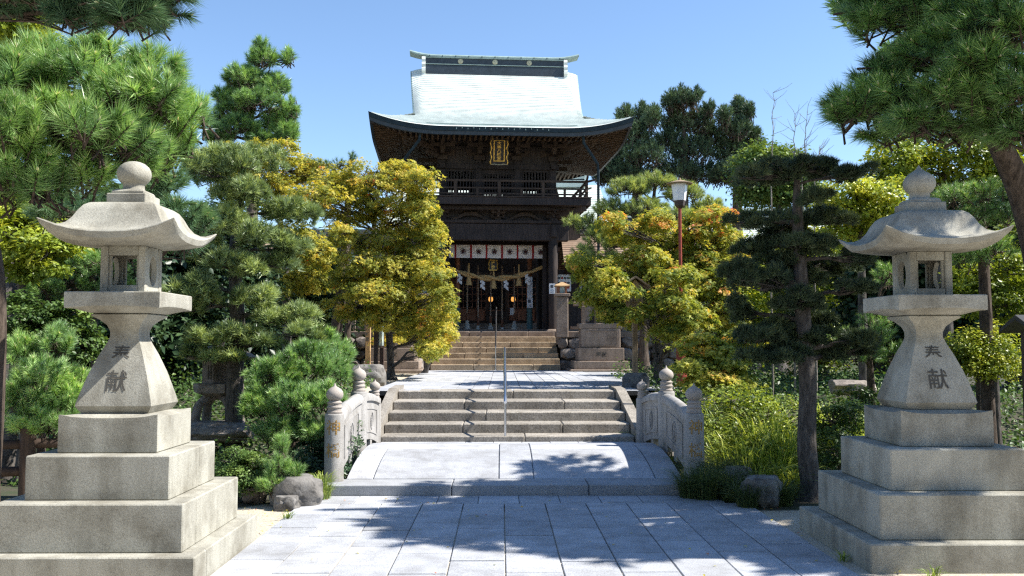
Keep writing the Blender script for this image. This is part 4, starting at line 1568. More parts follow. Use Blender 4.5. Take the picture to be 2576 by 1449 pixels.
def leaves(fm, rng, Pt, Nn, size, tint, kind='diamond', wide=.32):
    n = len(Pt)
    t = unit(np.cross(Nn, rng.normal(size=(n, 3)))); b = np.cross(Nn, t)
    if kind == 'diamond':
        V = np.stack([Pt, Pt + t * (size * .5)[:, None] + b * (size * wide)[:, None] + Nn * (size * .10)[:, None], Pt + t * size[:, None], Pt + t * (size * .5)[:, None] - b * (size * wide)[:, None] + Nn * (size * .10)[:, None]], 1)
        i = 4 * np.arange(n)
        T = np.concatenate([np.stack([i, i + 1, i + 2], 1), np.stack([i, i + 2, i + 3], 1)])
        fm.add(V, T, np.concatenate([tint, tint]))
    else:
        angs = {3: (-65, 0, 65), 5: (-112, -52, 0, 52, 112)}[kind]
        lens = {3: (.85, 1, .85), 5: (.62, .92, 1, .92, .62)}[kind]
        Vs = []
        for a, l in zip(np.radians(angs), lens):
            d = cos(a) * t + sin(a) * b
            s = -sin(a) * t + cos(a) * b
            Vs += [Pt + s * (size * .24)[:, None], Pt - s * (size * .24)[:, None], Pt + d * (size * l)[:, None] - Nn * (size * .12)[:, None]]
        V = np.stack(Vs, 1)
        k = len(angs)
        T = np.arange(3 * k * n).reshape(-1, 3)
        fm.add(V, T, np.repeat(tint, k))


def in_ball(rng, n, shell=.0):
    d = unit(rng.normal(size=(n, 3)))
    r = (shell + (1 - shell) * rng.uniform(0, 1, n)) ** (1 / 3)
    return d * r[:, None]


def blob(u, v, ru, rv, d, rd=None):
    c = P(u, v, d); s = d / F
    return np.array(c), np.array([ru * s, rd if rd else (ru + rv) / 2 * s, rv * s])


def limb(tw, rng, a, b, r0, r1, n=6, sag=.12, sides=6):
    a = np.array(a, float); b = np.array(b, float)
    L = np.linalg.norm(b - a)
    mid = (a + b) / 2 + np.array([rng.normal(0, .07), rng.normal(0, .07), sag]) * L
    t = np.linspace(0, 1, n)[:, None]
    pts = (1 - t) ** 2 * a + 2 * t * (1 - t) * mid + t * t * b
    pts[1:-1] += rng.normal(0, .018, (n - 2, 3)) * L
    tw.tube(pts, np.linspace(r0, r1, n), sides)
    return pts


def smooth_path(pts, radii, n=4, rng=None, jit=0.0):
    """Catmull-Rom through the given points"""
    p = np.asarray(pts, float); r = np.asarray(radii, float)
    q = np.vstack([2 * p[0] - p[1], p, 2 * p[-1] - p[-2]])
    out, ro = [], []
    for i in range(len(p) - 1):
        for k in range(n):
            t = k / n
            a, b, c, d = q[i], q[i + 1], q[i + 2], q[i + 3]
            out.append(.5 * (2 * b + (c - a) * t + (2 * a - 5 * b + 4 * c - d) * t * t + (-a + 3 * b - 3 * c + d) * t ** 3))
            ro.append(r[i] + (r[i + 1] - r[i]) * t)
    out.append(p[-1]); ro.append(r[-1])
    out = np.array(out)
    if rng is not None and jit:
        out[1:] += rng.normal(0, jit, (len(out) - 1, 3))
    return out, np.array(ro)


def attach(tr, c, rise=.35):
    """point of the trunk path from which a limb to c would leave"""
    h = np.linalg.norm(tr[:, :2] - c[:2], axis=1)
    want = c[2] - rise * h
    return int(np.argmin(np.abs(tr[:, 2] - want) + .15 * h))


def base_tree(name, label, cat, group, trunk, rad, rng, mat, root_flare=True, sides=10, jit=.0):
    tr, rr = smooth_path(trunk, rad, 5, rng, jit)
    t = thing(name, label, cat, tuple(tr[0]), group=group)
    tw = FM()
    r2 = rr.copy()
    if root_flare:
        r2[0] *= 1.7; r2[1] *= 1.2
    tw.tube(tr, r2, sides)
    return t, tw, tr, rr


def pine(name, label, group, trunk, rad, blobs, seed, mat, nsh=40, nn=120, nlen=.11, wid=.003, slen=.16, tint=.5, bark='bark', up=.55, bud=True, twig=.006, cat='pine tree', rise=.35, outw=.6, bias=None, shell=.35, droop=.12):
    rng = np.random.default_rng(seed)
    t, tw, tr, rr = base_tree(name, label, cat, group, trunk, rad, rng, bark)
    fm = FM()
    vol = np.array([np.prod(b[1]) ** (2 / 3) for b in blobs]); vol /= vol.mean()
    for (c, r), vv in zip(blobs, vol):
        i = attach(tr, c, rise)
        pts = limb(tw, rng, tr[i], c - r * np.array([0, 0, .25]), max(.012, rr[i] * .5), .012)
        k = max(4, int(nsh * vv))
        q = in_ball(rng, k, shell)
        q[:, 2] = np.abs(q[:, 2]) * 1.3 - .45
        tips = c + q * r
        di = unit(unit(q * np.array([1, 1, .6])) * outw + np.array([0, 0, up]) + rng.normal(0, .22, (k, 3)) + (np.array(bias) if bias is not None else 0))
        shoots(fm, tw, rng, tips, di, slen, nn, nlen, wid, tint, bud, twig=twig, droop=droop)
        for s_ in range(0, k, 3):                       # finer branches towards the shoots
            a = pts[rng.integers(2, len(pts))]
            limb(tw, rng, a, tips[s_] - di[s_] * slen * 1.3, .010 + twig * .5, twig * .9, 4, .02, 4)
    tw.build('trunk', M[bark], t, True)
    fm.build('crown', mat, t)
    return t


def padtree(name, label, group, trunk, rad, blobs, seed, mat, dens=900, nlen=.06, wid=.006, tint=.5, bark='barkgrey', nt=14):
    """clipped garden tree: flat cloud pads of short needle tufts"""
    rng = np.random.default_rng(seed)
    t, tw, tr, rr = base_tree(name, label, 'pine tree', group, trunk, rad, rng, bark)
    fm = FM()
    for (c, r) in blobs:
        i = attach(tr, c, .12)
        pts = limb(tw, rng, tr[i], c - np.array([0, 0, r[2] * .35]), max(.015, rr[i] * .42), .014)
        r = r * np.array([1.1, 1.0, 1.55])
        area = r[0] * r[1] * 4
        k = max(30, int(dens * area))
        nl = max(4, int(area * 20))                     # lobes that make the pad uneven
        lc = in_ball(rng, nl, .2) * np.array([.85, .85, .45])
        lr = rng.uniform(.22, .50, nl)
        which = rng.integers(0, nl, k)
        q = in_ball(rng, k, .45)
        q[:, 2] = np.abs(q[:, 2]) * 1.25 - .35
        pos = lc[which] + q * lr[which, None] * np.array([1, 1, .95])
        pos = c + pos * r
        D0 = unit(q * np.array([1, 1, .7]) + np.array([0, 0, .65]) + rng.normal(0, .25, (k, 3)))
        D = unit(D0[:, None] + rng.normal(0, .48, (k, nt, 3)))
        base = pos[:, None] + rng.normal(0, .012, (k, nt, 3))
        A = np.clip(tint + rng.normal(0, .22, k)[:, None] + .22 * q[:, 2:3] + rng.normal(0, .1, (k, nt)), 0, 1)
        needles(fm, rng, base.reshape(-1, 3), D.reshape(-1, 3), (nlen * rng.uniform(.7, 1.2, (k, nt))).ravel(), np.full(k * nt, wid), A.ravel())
        for s_ in range(0, k, 26):
            limb(tw, rng, pts[rng.integers(2, len(pts))], pos[s_] - D0[s_] * .03, .010, .004, 4, .02, 4)
    tw.build('trunk', M[bark], t, True)
    fm.build('crown', mat, t)
    return t


def leafy(name, label, cat, group, trunk, rad, blobs, seed, mat, sprays=60, per=120, size=.05, tint=.5, kind='diamond', flat=.35, spr=.28, bark='barkgrey', tvar=.18, stems=1, wide=.32, tintf=None, rise=.4, tnoise=.1):
    """broad-leaved tree or shrub: sprays of leaves spread through the blobs"""
    rng = np.random.default_rng(seed)
    t, tw, tr, rr = base_tree(name, label, cat, group, trunk, rad, rng, bark, sides=8)
    fm = FM()
    vol = np.array([np.prod(b[1]) ** (2 / 3) for b in blobs]); vol /= vol.mean()
    for (c, r), vv in zip(blobs, vol):
        i = attach(tr, c, rise)
        pts = limb(tw, rng, tr[i], c, max(.010, rr[i] * .5), .008, 7, .1)
        k = max(3, int(sprays * vv))
        q = in_ball(rng, k, .25) * np.where(rng.uniform(0, 1, k) < .28, rng.uniform(1.1, 1.45, k), 1.0)[:, None]
        sc = c + q * r
        sr_ = spr * rng.uniform(.7, 1.3, k)
        for s_ in range(0, k, 2):
            limb(tw, rng, pts[rng.integers(1, len(pts))], sc[s_], .009, .003, 5, .03, 4)
        lp = in_ball(rng, k * per, .1).reshape(k, per, 3) * np.array([1, 1, flat])
        # tilt each spray outwards like a shingled layer
        tilt = q[:, :2] * .5
        lp[..., 2] -= (lp[..., :2] * tilt[:, None]).sum(-1) * .8
        pos = sc[:, None] + lp * sr_[:, None, None]
        nrm = unit(np.array([0, 0, .75]) + .55 * q[:, None] + rng.normal(0, .42, (k, per, 3)))
        st = tint + rng.normal(0, tvar, k)
        if tintf is not None:
            st = tintf(sc, rng, st)
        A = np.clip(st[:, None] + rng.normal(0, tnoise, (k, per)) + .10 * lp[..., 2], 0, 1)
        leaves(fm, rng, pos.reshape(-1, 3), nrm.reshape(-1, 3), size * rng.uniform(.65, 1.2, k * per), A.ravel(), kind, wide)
    tw.build('trunk', M[bark], t, True)
    fm.build('crown', mat, t)
    return t


def grass(name, label, group, c, n, h, spread, seed, mat, wid=.010, tint=.5, lean=.55, cat='grass tuft'):
    rng = np.random.default_rng(seed)
    t = thing(name, label, cat, tuple(c), group=group)
    fm = FM()
    a = rng.uniform(0, 2 * pi, n); r = spread * np.sqrt(rng.uniform(0, 1, n)) * .35
    B = np.array(c) + np.stack([r * np.cos(a), r * np.sin(a), np.zeros(n)], 1)
    out = np.stack([np.cos(a), np.sin(a), np.zeros(n)], 1) + rng.normal(0, .35, (n, 3)) * np.array([1, 1, 0])
    H = h * rng.uniform(.45, 1.15, n)
    reach = spread * rng.uniform(.25, 1.1, n) * lean
    side = unit(np.stack([-out[:, 1], out[:, 0], rng.normal(0, .3, n)], 1))
    ts = np.array([0, .3, .6, .85, 1.0])
    zc = 1.9 * ts - .95 * ts ** 2.4
    prof_w = np.array([1, 1, .8, .45, .02])
    Vs = []
    for k, tt in enumerate(ts):
        p = B + out * (reach * tt ** 1.8)[:, None] + np.array([0, 0, 1]) * (H * zc[k])[:, None]
        Vs += [p - side * (wid * prof_w[k] / 2), p + side * (wid * prof_w[k] / 2)]
    V = np.stack(Vs, 1)
    T = []
    for k in range(4):
        T += [(2 * k, 2 * k + 1, 2 * k + 3), (2 * k, 2 * k + 3, 2 * k + 2)]
    T = (np.array(T)[None] + 10 * np.arange(n)[:, None, None]).reshape(-1, 3)
    A = np.repeat(np.clip(tint + rng.normal(0, .22, n), 0, 1), 8)
    fm.add(V, T, A)
    fm.build('blades', mat, t)
    return t


def rock(name, label, c, r, seed, mat, group=None, rz_=0):
    import mathutils.noise as mn
    rng = random.Random(seed)
    me = bpy.data.meshes.new(name)
    import bmesh
    bm = bmesh.new()
    bmesh.ops.create_icosphere(bm, subdivisions=4, radius=1)
    o3 = Vector((rng.uniform(0, 50), rng.uniform(0, 50), rng.uniform(0, 50)))
    for v in bm.verts:
        d = v.co.normalized()
        f = 1 + .35 * mn.noise(d * 1.1 + o3) + .16 * mn.noise(d * 2.7 + o3) + .07 * mn.noise(d * 6 + o3) + .035 * mn.noise(d * 13 + o3)
        cell = mn.cell(d * 2.2 + o3)
        p = d * f
        p = Vector((max(-.92, min(.92, p.x)), max(-.92, min(.92, p.y)), max(-.85, min(.80, p.z))))
        v.co = Vector((p.x * r[0], p.y * r[1], p.z * r[2]))
    bm.to_mesh(me); bm.free()
    me.shade_smooth()
    me.set_sharp_from_angle(angle=radians(35))
    o = link(name, me, M[mat], None, c, rz_)
    if label:
        tag(o, label, 'rock', group)
    return o

# ------------------------------------------------------------------ walls, fences and small structures
def gp(u, d, dz=0.0):
    p = P(u, 867, d)
    return (p.x, p.y, gzf(p.x, p.y) + dz)


def small_rock_meshes():
    import bmesh, mathutils.noise as mn
    out = []
    for k in range(6):
        bm = bmesh.new()
        bmesh.ops.create_icosphere(bm, subdivisions=2, radius=1)
        o3 = Vector((k * 7.3, 2.1 * k, 5.5))
        for v in bm.verts:
            d = v.co.normalized()
            f = 1 + .30 * mn.noise(d * 1.3 + o3) + .12 * mn.noise(d * 3.1 + o3)
            p = d * f * 1.25
            v.co = Vector([max(-.95, min(.95, q)) for q in p])
        me = bpy.data.meshes.new('wall_stone'); bm.to_mesh(me); bm.free()
        me.shade_smooth(); me.set_sharp_from_angle(angle=radians(32))
        me.materials.append(M['wall'])
        out.append(me)
    return out


RM = small_rock_meshes()


def stone_wall(x0, x1, y, z0, z1, rows, label, seed):
    t = thing('retaining_wall', label, 'stone wall', ((x0 + x1) / 2, y, z0))
    rr = random.Random(seed)
    box('wall_core', x0, x1, y + .12, y + .9, z0 - .1, z1, M['joint'], t, off=t.location)
    hgt = (z1 - z0) / rows
    for r_ in range(rows):
        x = x0 - rr.uniform(0, .2)
        while x < x1:
            w_ = rr.uniform(.32, .62)
            o = link('wall_stone', RM[rr.randrange(6)], None, t)
            o.location = (min(x + w_ / 2, x1 - .1) - t.location.x, rr.uniform(.08, .17), hgt * (r_ + .5) + rr.uniform(-.03, .03))
            o.scale = (w_ / 2 * 1.04, .22, hgt / 2 * 1.1)
            o.rotation_euler = (rr.uniform(-.1, .1), rr.uniform(-.18, .18), rr.choice((0, pi)) + rr.uniform(-.1, .1))
            x += w_
    return t


stone_wall(-8.6, -2.33, 29.75, .76, 1.83, 3, 'rough boulder retaining wall behind the left trees', 4)
stone_wall(1.95, 8.4, 29.75, .76, 1.83, 3, 'rough boulder retaining wall right of the upper steps', 6)


def stone_fence(xa, xb, y, endpost, label):
    t = thing('stone_fence', label, 'fence', ((xa + xb) / 2, y, 1.83))
    o_ = t.location
    box('base_course', xa, xb, y - .2, y + .2, 1.832, 2.03, M['brownstone'], t, .015, off=o_)
    box('bottom_rail', xa + .1, xb - .1, y - .07, y + .07, 2.10, 2.20, M['brownstone'], t, .008, off=o_)
    x = xa + .55
    while x < xb - .4:
        box('baluster', x - .085, x + .085, y - .11, y + .11, 2.032, 2.86, M['brownstone'], t, .012, off=o_)
        x += .43
    box('top_rail', xa + .2, xb - .2, y - .10, y + .10, 2.861, 3.0, M['brownstone'], t, .015, off=o_)
    return t


stone_fence(-8.4, -2.4, 29.95, -2.5, 'stone baluster fence on the left retaining wall behind the maples')
stone_fence(2.15, 8.2, 29.95, 2.0, 'stone baluster fence on the right retaining wall')
for x, nm in ((1.97, 'right'), (-2.5, 'left')):
    t = thing('fence_end_post', 'thick square stone post with small lantern cap %s of the upper steps' % nm, 'post', (x, 29.8, 1.83), group='end posts of the stone fences')
    box('shaft', -.19, .19, -.19, .19, 0, 1.33, M['brownstone'], t, .02)
    box('cap_slab', -.25, .25, -.25, .25, 1.332, 1.43, M['brownstone'], t, .015)
    for sx in (-1, 1):
        for sy in (-1, 1):
            box('light_post', sx * .12 - .035, sx * .12 + .035, sy * .12 - .035, sy * .12 + .035, 1.431, 1.66, M['redwood'], t)
    box('lantern_pane', -.09, .09, -.10, -.09, 1.45, 1.65, M['signface'], t)
    m = MB(); m.loft([sq_ring(.25, 1.661, .02), sq_ring(.24, 1.69, .02), sq_ring(.12, 1.76), sq_ring(.03, 1.81)]); m.build('lantern_roof', M['tan'], t)


def guardian(cx, y, label, flip):
    t = thing('statue_pedestal', 'tiered stone pedestal under the guardian statue, %s' % label, 'pedestal', (cx, y, .77), group='guardian statue pedestals')
    for (w_, z0, z1, b) in ((.98, -.06, .08, .03), (.84, .081, .33, .015), (.70, .331, .73, .015), (.60, .731, 1.32, .02)):
        box('pedestal_tier', -w_, w_, -w_ * .85, w_ * .85, z0, z1, M['brownstone'], t, b)
    m = MB()
    pr = [(-.45, .80), (-.5, .85), (-.5, 1.2), (-.45, 1.25), (.45, 1.25), (.5, 1.2), (.5, .85), (.45, .80), (-.45, .80)]
    for a, b in zip(pr[:-1], pr[1:]):
        m.bar((a[0], -.515, a[1]), (b[0], -.515, b[1]), .02, .022)
    m.build('panel_moulding', M['brownstone'], t)
    V, fs = text_geo('奉献', .02)
    link('lettering', mesh_np('lettering', [(p[0] * .34, -.597, .53 + p[1] * .34) for p in V], fs), M['engrave'], t)
    box('top_slab', -.66, .66, -.5, .5, 1.321, 1.49, M['brownstone'], t, .02)
    # lion-dog, seated, one continuous skinned body
    s = -1 if flip else 1
    st = bpy.data.objects.new('guardian_lion', None)
    pts = [(-.30 * s, .0, .26), (-.12 * s, 0, .36), (.12 * s, 0, .50), (.25 * s, 0, .66), (.30 * s, 0, .88), (.40 * s, -.02, .98), (.54 * s, -.05, .94)]
    rad = [.20, .20, .19, .19, .20, .19, .12]
    ed = [(i, i + 1) for i in range(6)]
    def chain(st_, lst):
        prev = st_
        for p, r in lst:
            pts.append(p); rad.append(r); ed.append((prev, len(pts) - 1)); prev = len(pts) - 1
    for sy in (-1, 1):
        chain(3, [((.30 * s, .13 * sy, .50), .11), ((.33 * s, .14 * sy, .28), .075), ((.34 * s, .14 * sy, .08), .07), ((.43 * s, .14 * sy, .05), .07)])
        chain(0, [((-.16 * s, .16 * sy, .30), .14), ((.02 * s, .18 * sy, .26), .11), ((-.14 * s, .18 * sy, .09), .07), ((.04 * s, .18 * sy, .05), .065)])
        chain(5, [((.36 * s, .13 * sy, 1.08), .055), ((.33 * s, .15 * sy, 1.14), .02)])
    chain(0, [((-.42 * s, 0, .34), .10), ((-.46 * s, 0, .56), .11), ((-.36 * s, 0, .74), .06)])
    me = bpy.data.meshes.new('guardian_lion')
    me.from_pydata(pts, ed, [])
    o = link('guardian_lion', me, M['brownstone'], None, (cx, y, .77 + 1.495))
    sk = o.modifiers.new('skin', 'SKIN')
    for i, v in enumerate(me.skin_vertices[0].data):
        v.radius = (rad[i], rad[i]); v.use_root = (i == 0)
    ss_ = o.modifiers.new('sub', 'SUBSURF'); ss_.levels = 2; ss_.render_levels = 2
    bpy.data.objects.remove(st)
    tag(o, 'seated stone guardian lion on its pedestal, %s' % label, 'statue', 'stone guardian lions')


guardian(3.05, 28.6, 'half hidden by the right maple', True)
guardian(-3.35, 28.6, 'behind the left maple', False)

# wooden post sign with vertical lettering, left of the plaza
t = thing('post_sign', 'tall tan wooden post sign with brushed lettering left of the plaza', 'sign', gp(926, 24.5))
box('post', -.065, .065, -.065, .065, -.1, 2.35, M['tan'], t, .006)
m = MB(); m.loft([sq_ring(.075, 2.351), sq_ring(.075, 2.37), sq_ring(.01, 2.43)]); m.build('post_cap', M['tan'], t)
for k, ch in enumerate('大島八幡宮'):
    V, fs = text_geo(ch, .03)
    link('lettering', mesh_np('lettering', [(p[0] * .09 - .01, -.0665, 1.55 - .13 * k + p[1] * .10) for p in V], fs), M['print'], t)
# information board on two brown posts
a, b = gp(946, 22.2), gp(961, 23.0)
t = thing('information_board', 'brown two post information board seen almost edge on', 'sign', a)
for q in (a, b):
    box('post', q[0] - .05, q[0] + .05, q[1] - .05, q[1] + .05, q[2] - .1, 2.75, M['brownpaint'], t, .006, off=a)
    box('post_foot', q[0] - .075, q[0] + .075, q[1] - .075, q[1] + .075, q[2] - .1, q[2] + .06, M['tan2'], t, .01, off=a)
m = MB(); m.bar((a[0] + .03, a[1] + .05, 2.05), (b[0] + .0, b[1] - .05, 2.05), .05, 1.05); m.build('board', M['brownpaint'], t, off=a)
m = MB(); m.bar((a[0] + .065, a[1] + .06, 2.05), (b[0] + .035, b[1] - .06, 2.05), .02, .95); m.build('sign_face', M['signface'], t, off=a)
m = MB(); m.bar((a[0] - .02, a[1] - .12, 2.80), (b[0] - .02, b[1] + .12, 2.80), .5, .06); m.build('board_roof', M['brownpaint'], t, off=a)

# wooden lantern on a post, right of the plaza
t = thing('post_lantern', 'weathered wooden lantern with gabled roof on a post behind the right maple', 'lantern', (P(1597, 867, 17.6).x, 17.6, 1.06))
t.scale = (.79, .79, .79)
box('post', -.065, .065, -.065, .065, -.1, 1.35, M['tan2'], t, .008)
box('housing_base', -.2, .2, -.2, .2, 1.352, 1.45, M['tan2'], t, .008)
for sx in (-1, 1):
    for sy in (-1, 1):
        box('housing_post', sx * .15 - .028, sx * .15 + .028, sy * .15 - .028, sy * .15 + .028, 1.451, 2.0, M['tan2'], t)
for sy in (-1, 1):
    box('paper_pane', -.12, .12, sy * .14 - .006, sy * .14 + .006, 1.48, 1.96, M['tan2'], t)
    for k in range(3):
        box('pane_bar', -.12, .12, sy * .155 - .008, sy * .155 + .008, 1.55 + .16 * k, 1.57 + .16 * k, M['tan2'], t)
box('housing_head', -.21, .21, -.21, .21, 2.001, 2.06, M['tan2'], t, .006)
m = MB(); m.loft([[(-.17, y_, 2.061), (.17, y_, 2.061), (0, y_, 2.27)] for y_ in (-.18, .18)]); m.build('gable', M['tan'], t)
for sx in (-1, 1):
    m = MB(); m.bar((sx * .17, 0, 2.19), (sx * .171, .0, 2.19), .01, .01)
    m = MB(); m.loft([[(0, y_, 2.30), (0, y_, 2.345), (sx * .36, y_, 2.09), (sx * .36, y_, 2.05)] for y_ in (-.30, .30)]); m.build('roof_board', M['tan2'], t)

# red lamp post
t = thing('lamp_post', 'red lamp post with white lantern head rising above the right maple', 'lamp post', gp(1714, 17.9))
t.scale = (.86, .86, .863)
m = MB(); m.lathe([(.12, -.1), (.12, 1.0), (.10, 1.05), (.055, 1.08)], 14); m.build('pole_base', M['redpaint'], t, smooth=40)
m = MB(); m.lathe([(.042, 1.08), (.038, 4.15)], 14); m.build('pole', M['redpaint'], t, smooth=40)
m = MB()
hexr = lambda r, zz: [(r * cos(pi / 3 * k), r * sin(pi / 3 * k), zz) for k in range(6)]
m.loft([hexr(.05, 4.10), hexr(.11, 4.16), hexr(.135, 4.28)]); m.build('lamp_base', M['brownpaint'], t)
m = MB(); m.loft([hexr(.135, 4.281), hexr(.18, 4.62), hexr(.18, 4.66)]); m.build('lamp_glass', M['lampglass'], t)
for k in range(6):
    m = MB(); m.bar((.137 * cos(pi / 3 * k), .137 * sin(pi / 3 * k), 4.285), (.182 * cos(pi / 3 * k), .182 * sin(pi / 3 * k), 4.655), .015, .015); m.build('lamp_rib', M['lampglass'], t)
m = MB(); m.lathe([(.30, 4.661), (.305, 4.675), (.12, 4.735), (.04, 4.75), (.03, 4.80), (.002, 4.81)], 18); m.build('lamp_cap', M['tan2'], t, smooth=40)

# notices beside the gate
for (u, v, d, w_, h_, lb) in ((1389, 726, 32.3, .21, .36, 'small white printed notice fixed to the gate pillar'), (1418, 712, 33.6, .54, .62, 'white board with rows of small pictures right of the gate')):
    p = P(u, v, d)
    t = thing('notice', lb, 'notice', (p.x, p.y, p.z - h_ / 2))
    box('sheet', -w_ / 2, w_ / 2, -.01, .01, 0, h_, M['paper'], t)
    if w_ > .3:
        for r_ in range(3):
            for c_ in range(4):
                box('picture', -.22 + .115 * c_, -.13 + .115 * c_, -.0135, -.0105, .10 + .18 * r_, .17 + .18 * r_, M['printred'] if (r_ + c_) % 3 == 0 else M['print'], t)
    else:
        box('picture', -.06, .04, -.0135, -.0105, .2, .31, M['print'], t)
        for k in range(3):
            box('lettering', -.07, .07, -.0135, -.0105, .05 + .04 * k, .062 + .04 * k, M['print'], t)

# low snow-viewing lantern in the left garden
c = P(548, 1070, 12.6)
t = thing('garden_lantern', 'low four legged stone garden lantern in the dark behind the left trunk', 'stone lantern', (c.x, c.y, c.z))
for k in range(4):
    a = pi / 4 + k * pi / 2
    m = MB()
    pts = [(.34 * cos(a), .34 * sin(a), -.25), (.33 * cos(a), .33 * sin(a), .1), (.29 * cos(a), .29 * sin(a), .28), (.18 * cos(a), .18 * sin(a), .38), (.06 * cos(a), .06 * sin(a), .40)]
    m.tube(pts, [.075, .065, .06, .06, .06], 8); m.build('leg', M['wall'], t, smooth=50)
m = MB(); m.loft([[(r * cos(pi / 3 * k), r * sin(pi / 3 * k), zz) for k in range(6)] for r, zz in ((.2, .40), (.33, .45), (.35, .52), (.34, .57), (.2, .571))]); m.build('platform', M['wall'], t)
m = MB(); m.loft([[(r * cos(pi / 3 * k + .5), r * sin(pi / 3 * k + .5), zz) for k in range(6)] for r, zz in ((.22, .572), (.22, .88))]); fb_ = m.build('fire_box', M['wall'], t)
for k in range(5):
    box('lattice_bar', -.08 + .04 * k - .006, -.08 + .04 * k + .006, -.206, -.195, .63, .82, M['engrave'], t)
m = MB(); m.lathe([(.20, .881), (.50, .90), (.52, .93), (.42, .99), (.25, 1.05), (.08, 1.09), (.02, 1.10)], 6); m.build('roof_cap', M['wall'], t)
m = MB(); m.lathe([(.06, 1.095), (.08, 1.14), (.05, 1.2), (.005, 1.23)], 14); m.build('jewel_finial', M['wall'], t, smooth=40)
rock('lantern_rock', 'flat layered rock under the low garden lantern', P(545, 1085, 12.3), (.5, .35, .16), 3, 'wall', 'garden rocks')

# log fence at the far left
t = thing('log_fence', 'dark low log rail fence behind the left lantern', 'fence', gp(70, 9.3))
o_ = t.location
for u, d in ((78, 9.3), (330, 9.6), (-120, 9.0)):
    q = gp(u, d)
    m = MB(); m.tube([(q[0], q[1], q[2] - .1), (q[0], q[1], q[2] + .78)], .075, 10); m.build('post', M['wood2'], t, off=o_, smooth=40)
qa, qb = gp(-160, 9.06), gp(360, 9.68)
for zz in (.35, .62):
    m = MB(); m.tube([(qa[0], qa[1], qa[2] + zz), (qb[0], qb[1], qb[2] + zz)], .05, 10); m.build('rail', M['wood2'], t, off=o_, smooth=40)

# dark roofed notice board at the right edge
q = gp(2655, 9.6)
t = thing('notice_board', 'dark roofed notice board at the right edge behind the lantern', 'sign', q)
for dx in (-.28, .75):
    box('post', dx - .055, dx + .055, -.06, .06, -.1, 1.75, M['brownpaint'], t, .006)
box('board', -.22, .69, -.02, .02, .55, 1.6, M['verdigris'], t)
box('board_frame', -.22, .69, -.045, -.021, 1.52, 1.6, M['brownpaint'], t)
box('board_frame', -.22, .69, -.045, -.021, .5, .58, M['brownpaint'], t)
m = MB()
m.loft([[(x_, -.32, 1.74), (x_, -.32, 1.78), (x_, 0, 1.93), (x_, .32, 1.78), (x_, .32, 1.74), (x_, 0, 1.88)] for x_ in (-.42, .9)]); m.build('roof', M['iron'], t)

# garden rocks
rock('garden_rock', 'large grey rock with pale face beside the left end of the kerb', (P(745, 1240, 9.35).x, 9.35, .11), (.28, .22, .22), 11, 'rock', 'garden rocks', .4)
rock('garden_rock', 'small rough rock in front of the large grey rock', (P(722, 1262, 9.1).x, 9.1, .03), (.13, .12, .12), 12, 'rock', 'garden rocks')
rock('garden_rock', 'pale stone under the round shrub on the left', (P(640, 1235, 9.5).x, 9.5, .07), (.13, .12, .11), 13, 'wall', 'garden rocks')
rock('garden_rock', 'wide dark boulder in shade beside the right pine trunk', (P(1915, 1225, 9.3).x, 9.3, .10), (.25, .2, .22), 14, 'rock', 'garden rocks', 1)
rock('garden_rock', 'grey flat topped rock behind the dark boulder on the right', (P(1850, 1190, 9.9).x, 9.9, .14), (.24, .2, .19), 15, 'rock', 'garden rocks')
rock('garden_rock', 'pale boulder far back in the right garden grass', P(2145, 975, 13.5), (.34, .25, .14), 16, 'wall', 'garden rocks')
rock('garden_rock', 'mossy boulder behind the tallest left bridge finial', P(925, 950, 20.0), (.42, .3, .36), 17, 'rock', 'garden rocks')
rock('garden_rock', 'grey boulder at the left foot of the upper steps', (-2.75, 28.95, .95), (.30, .28, .30), 18, 'wall', 'garden rocks')
rock('garden_rock', 'dark block of stone by the wooden post lantern', (P(1597, 867, 17.6).x, 17.6, .86), (.27, .26, .25), 19, 'rock', 'garden rocks')

# ------------------------------------------------------------------ trees: left side
B = blob
PG = 'pine trees of the shrine garden'
# big black pine beside the left lantern
pine('black_pine', 'large black pine with long bright needles overhanging the left lantern', PG,
     [gp(-30, 7.5), P(-22, 1000, 7.5), P(-20, 700, 7.5), P(-60, 450, 7.8), P(-40, 200, 8.0), P(0, -100, 8.0)], [.11, .10, .095, .085, .06, .03],
     [B(50, 200, 120, 90, 7.5, .42), B(190, 190, 110, 80, 7.7, .42), B(320, 240, 110, 80, 7.7, .42), B(140, 300, 130, 75, 7.3, .4), B(300, 345, 120, 70, 7.5, .36),
      B(430, 270, 80, 60, 7.9, .32), B(60, 400, 110, 60, 7.2, .36), B(200, 420, 100, 50, 7.5, .3), B(470, 320, 40, 55, 8.1, .25), B(380, 160, 90, 50, 8.1, .3),
      B(370, 400, 60, 45, 7.9, .25), B(20, 300, 90, 80, 7.0, .3), B(110, 140, 90, 50, 7.9, .3), B(260, 120, 80, 40, 8.1, .3), B(400, 220, 70, 50, 7.6, .3), B(240, 300, 90, 60, 7.1, .3), B(0, 460, 90, 40, 7.4, .3), B(130, 450, 90, 40, 7.2, .3), B(430, 360, 60, 40, 8.0, .25), B(500, 270, 36, 40, 8.2, .22)],
     21, M['pine_near'], nsh=24, nn=150, nlen=.155, wid=.0070, slen=.20, tint=.60, twig=.009, up=.55, bias=(.18, -.30, .05), shell=.5, rise=.1)
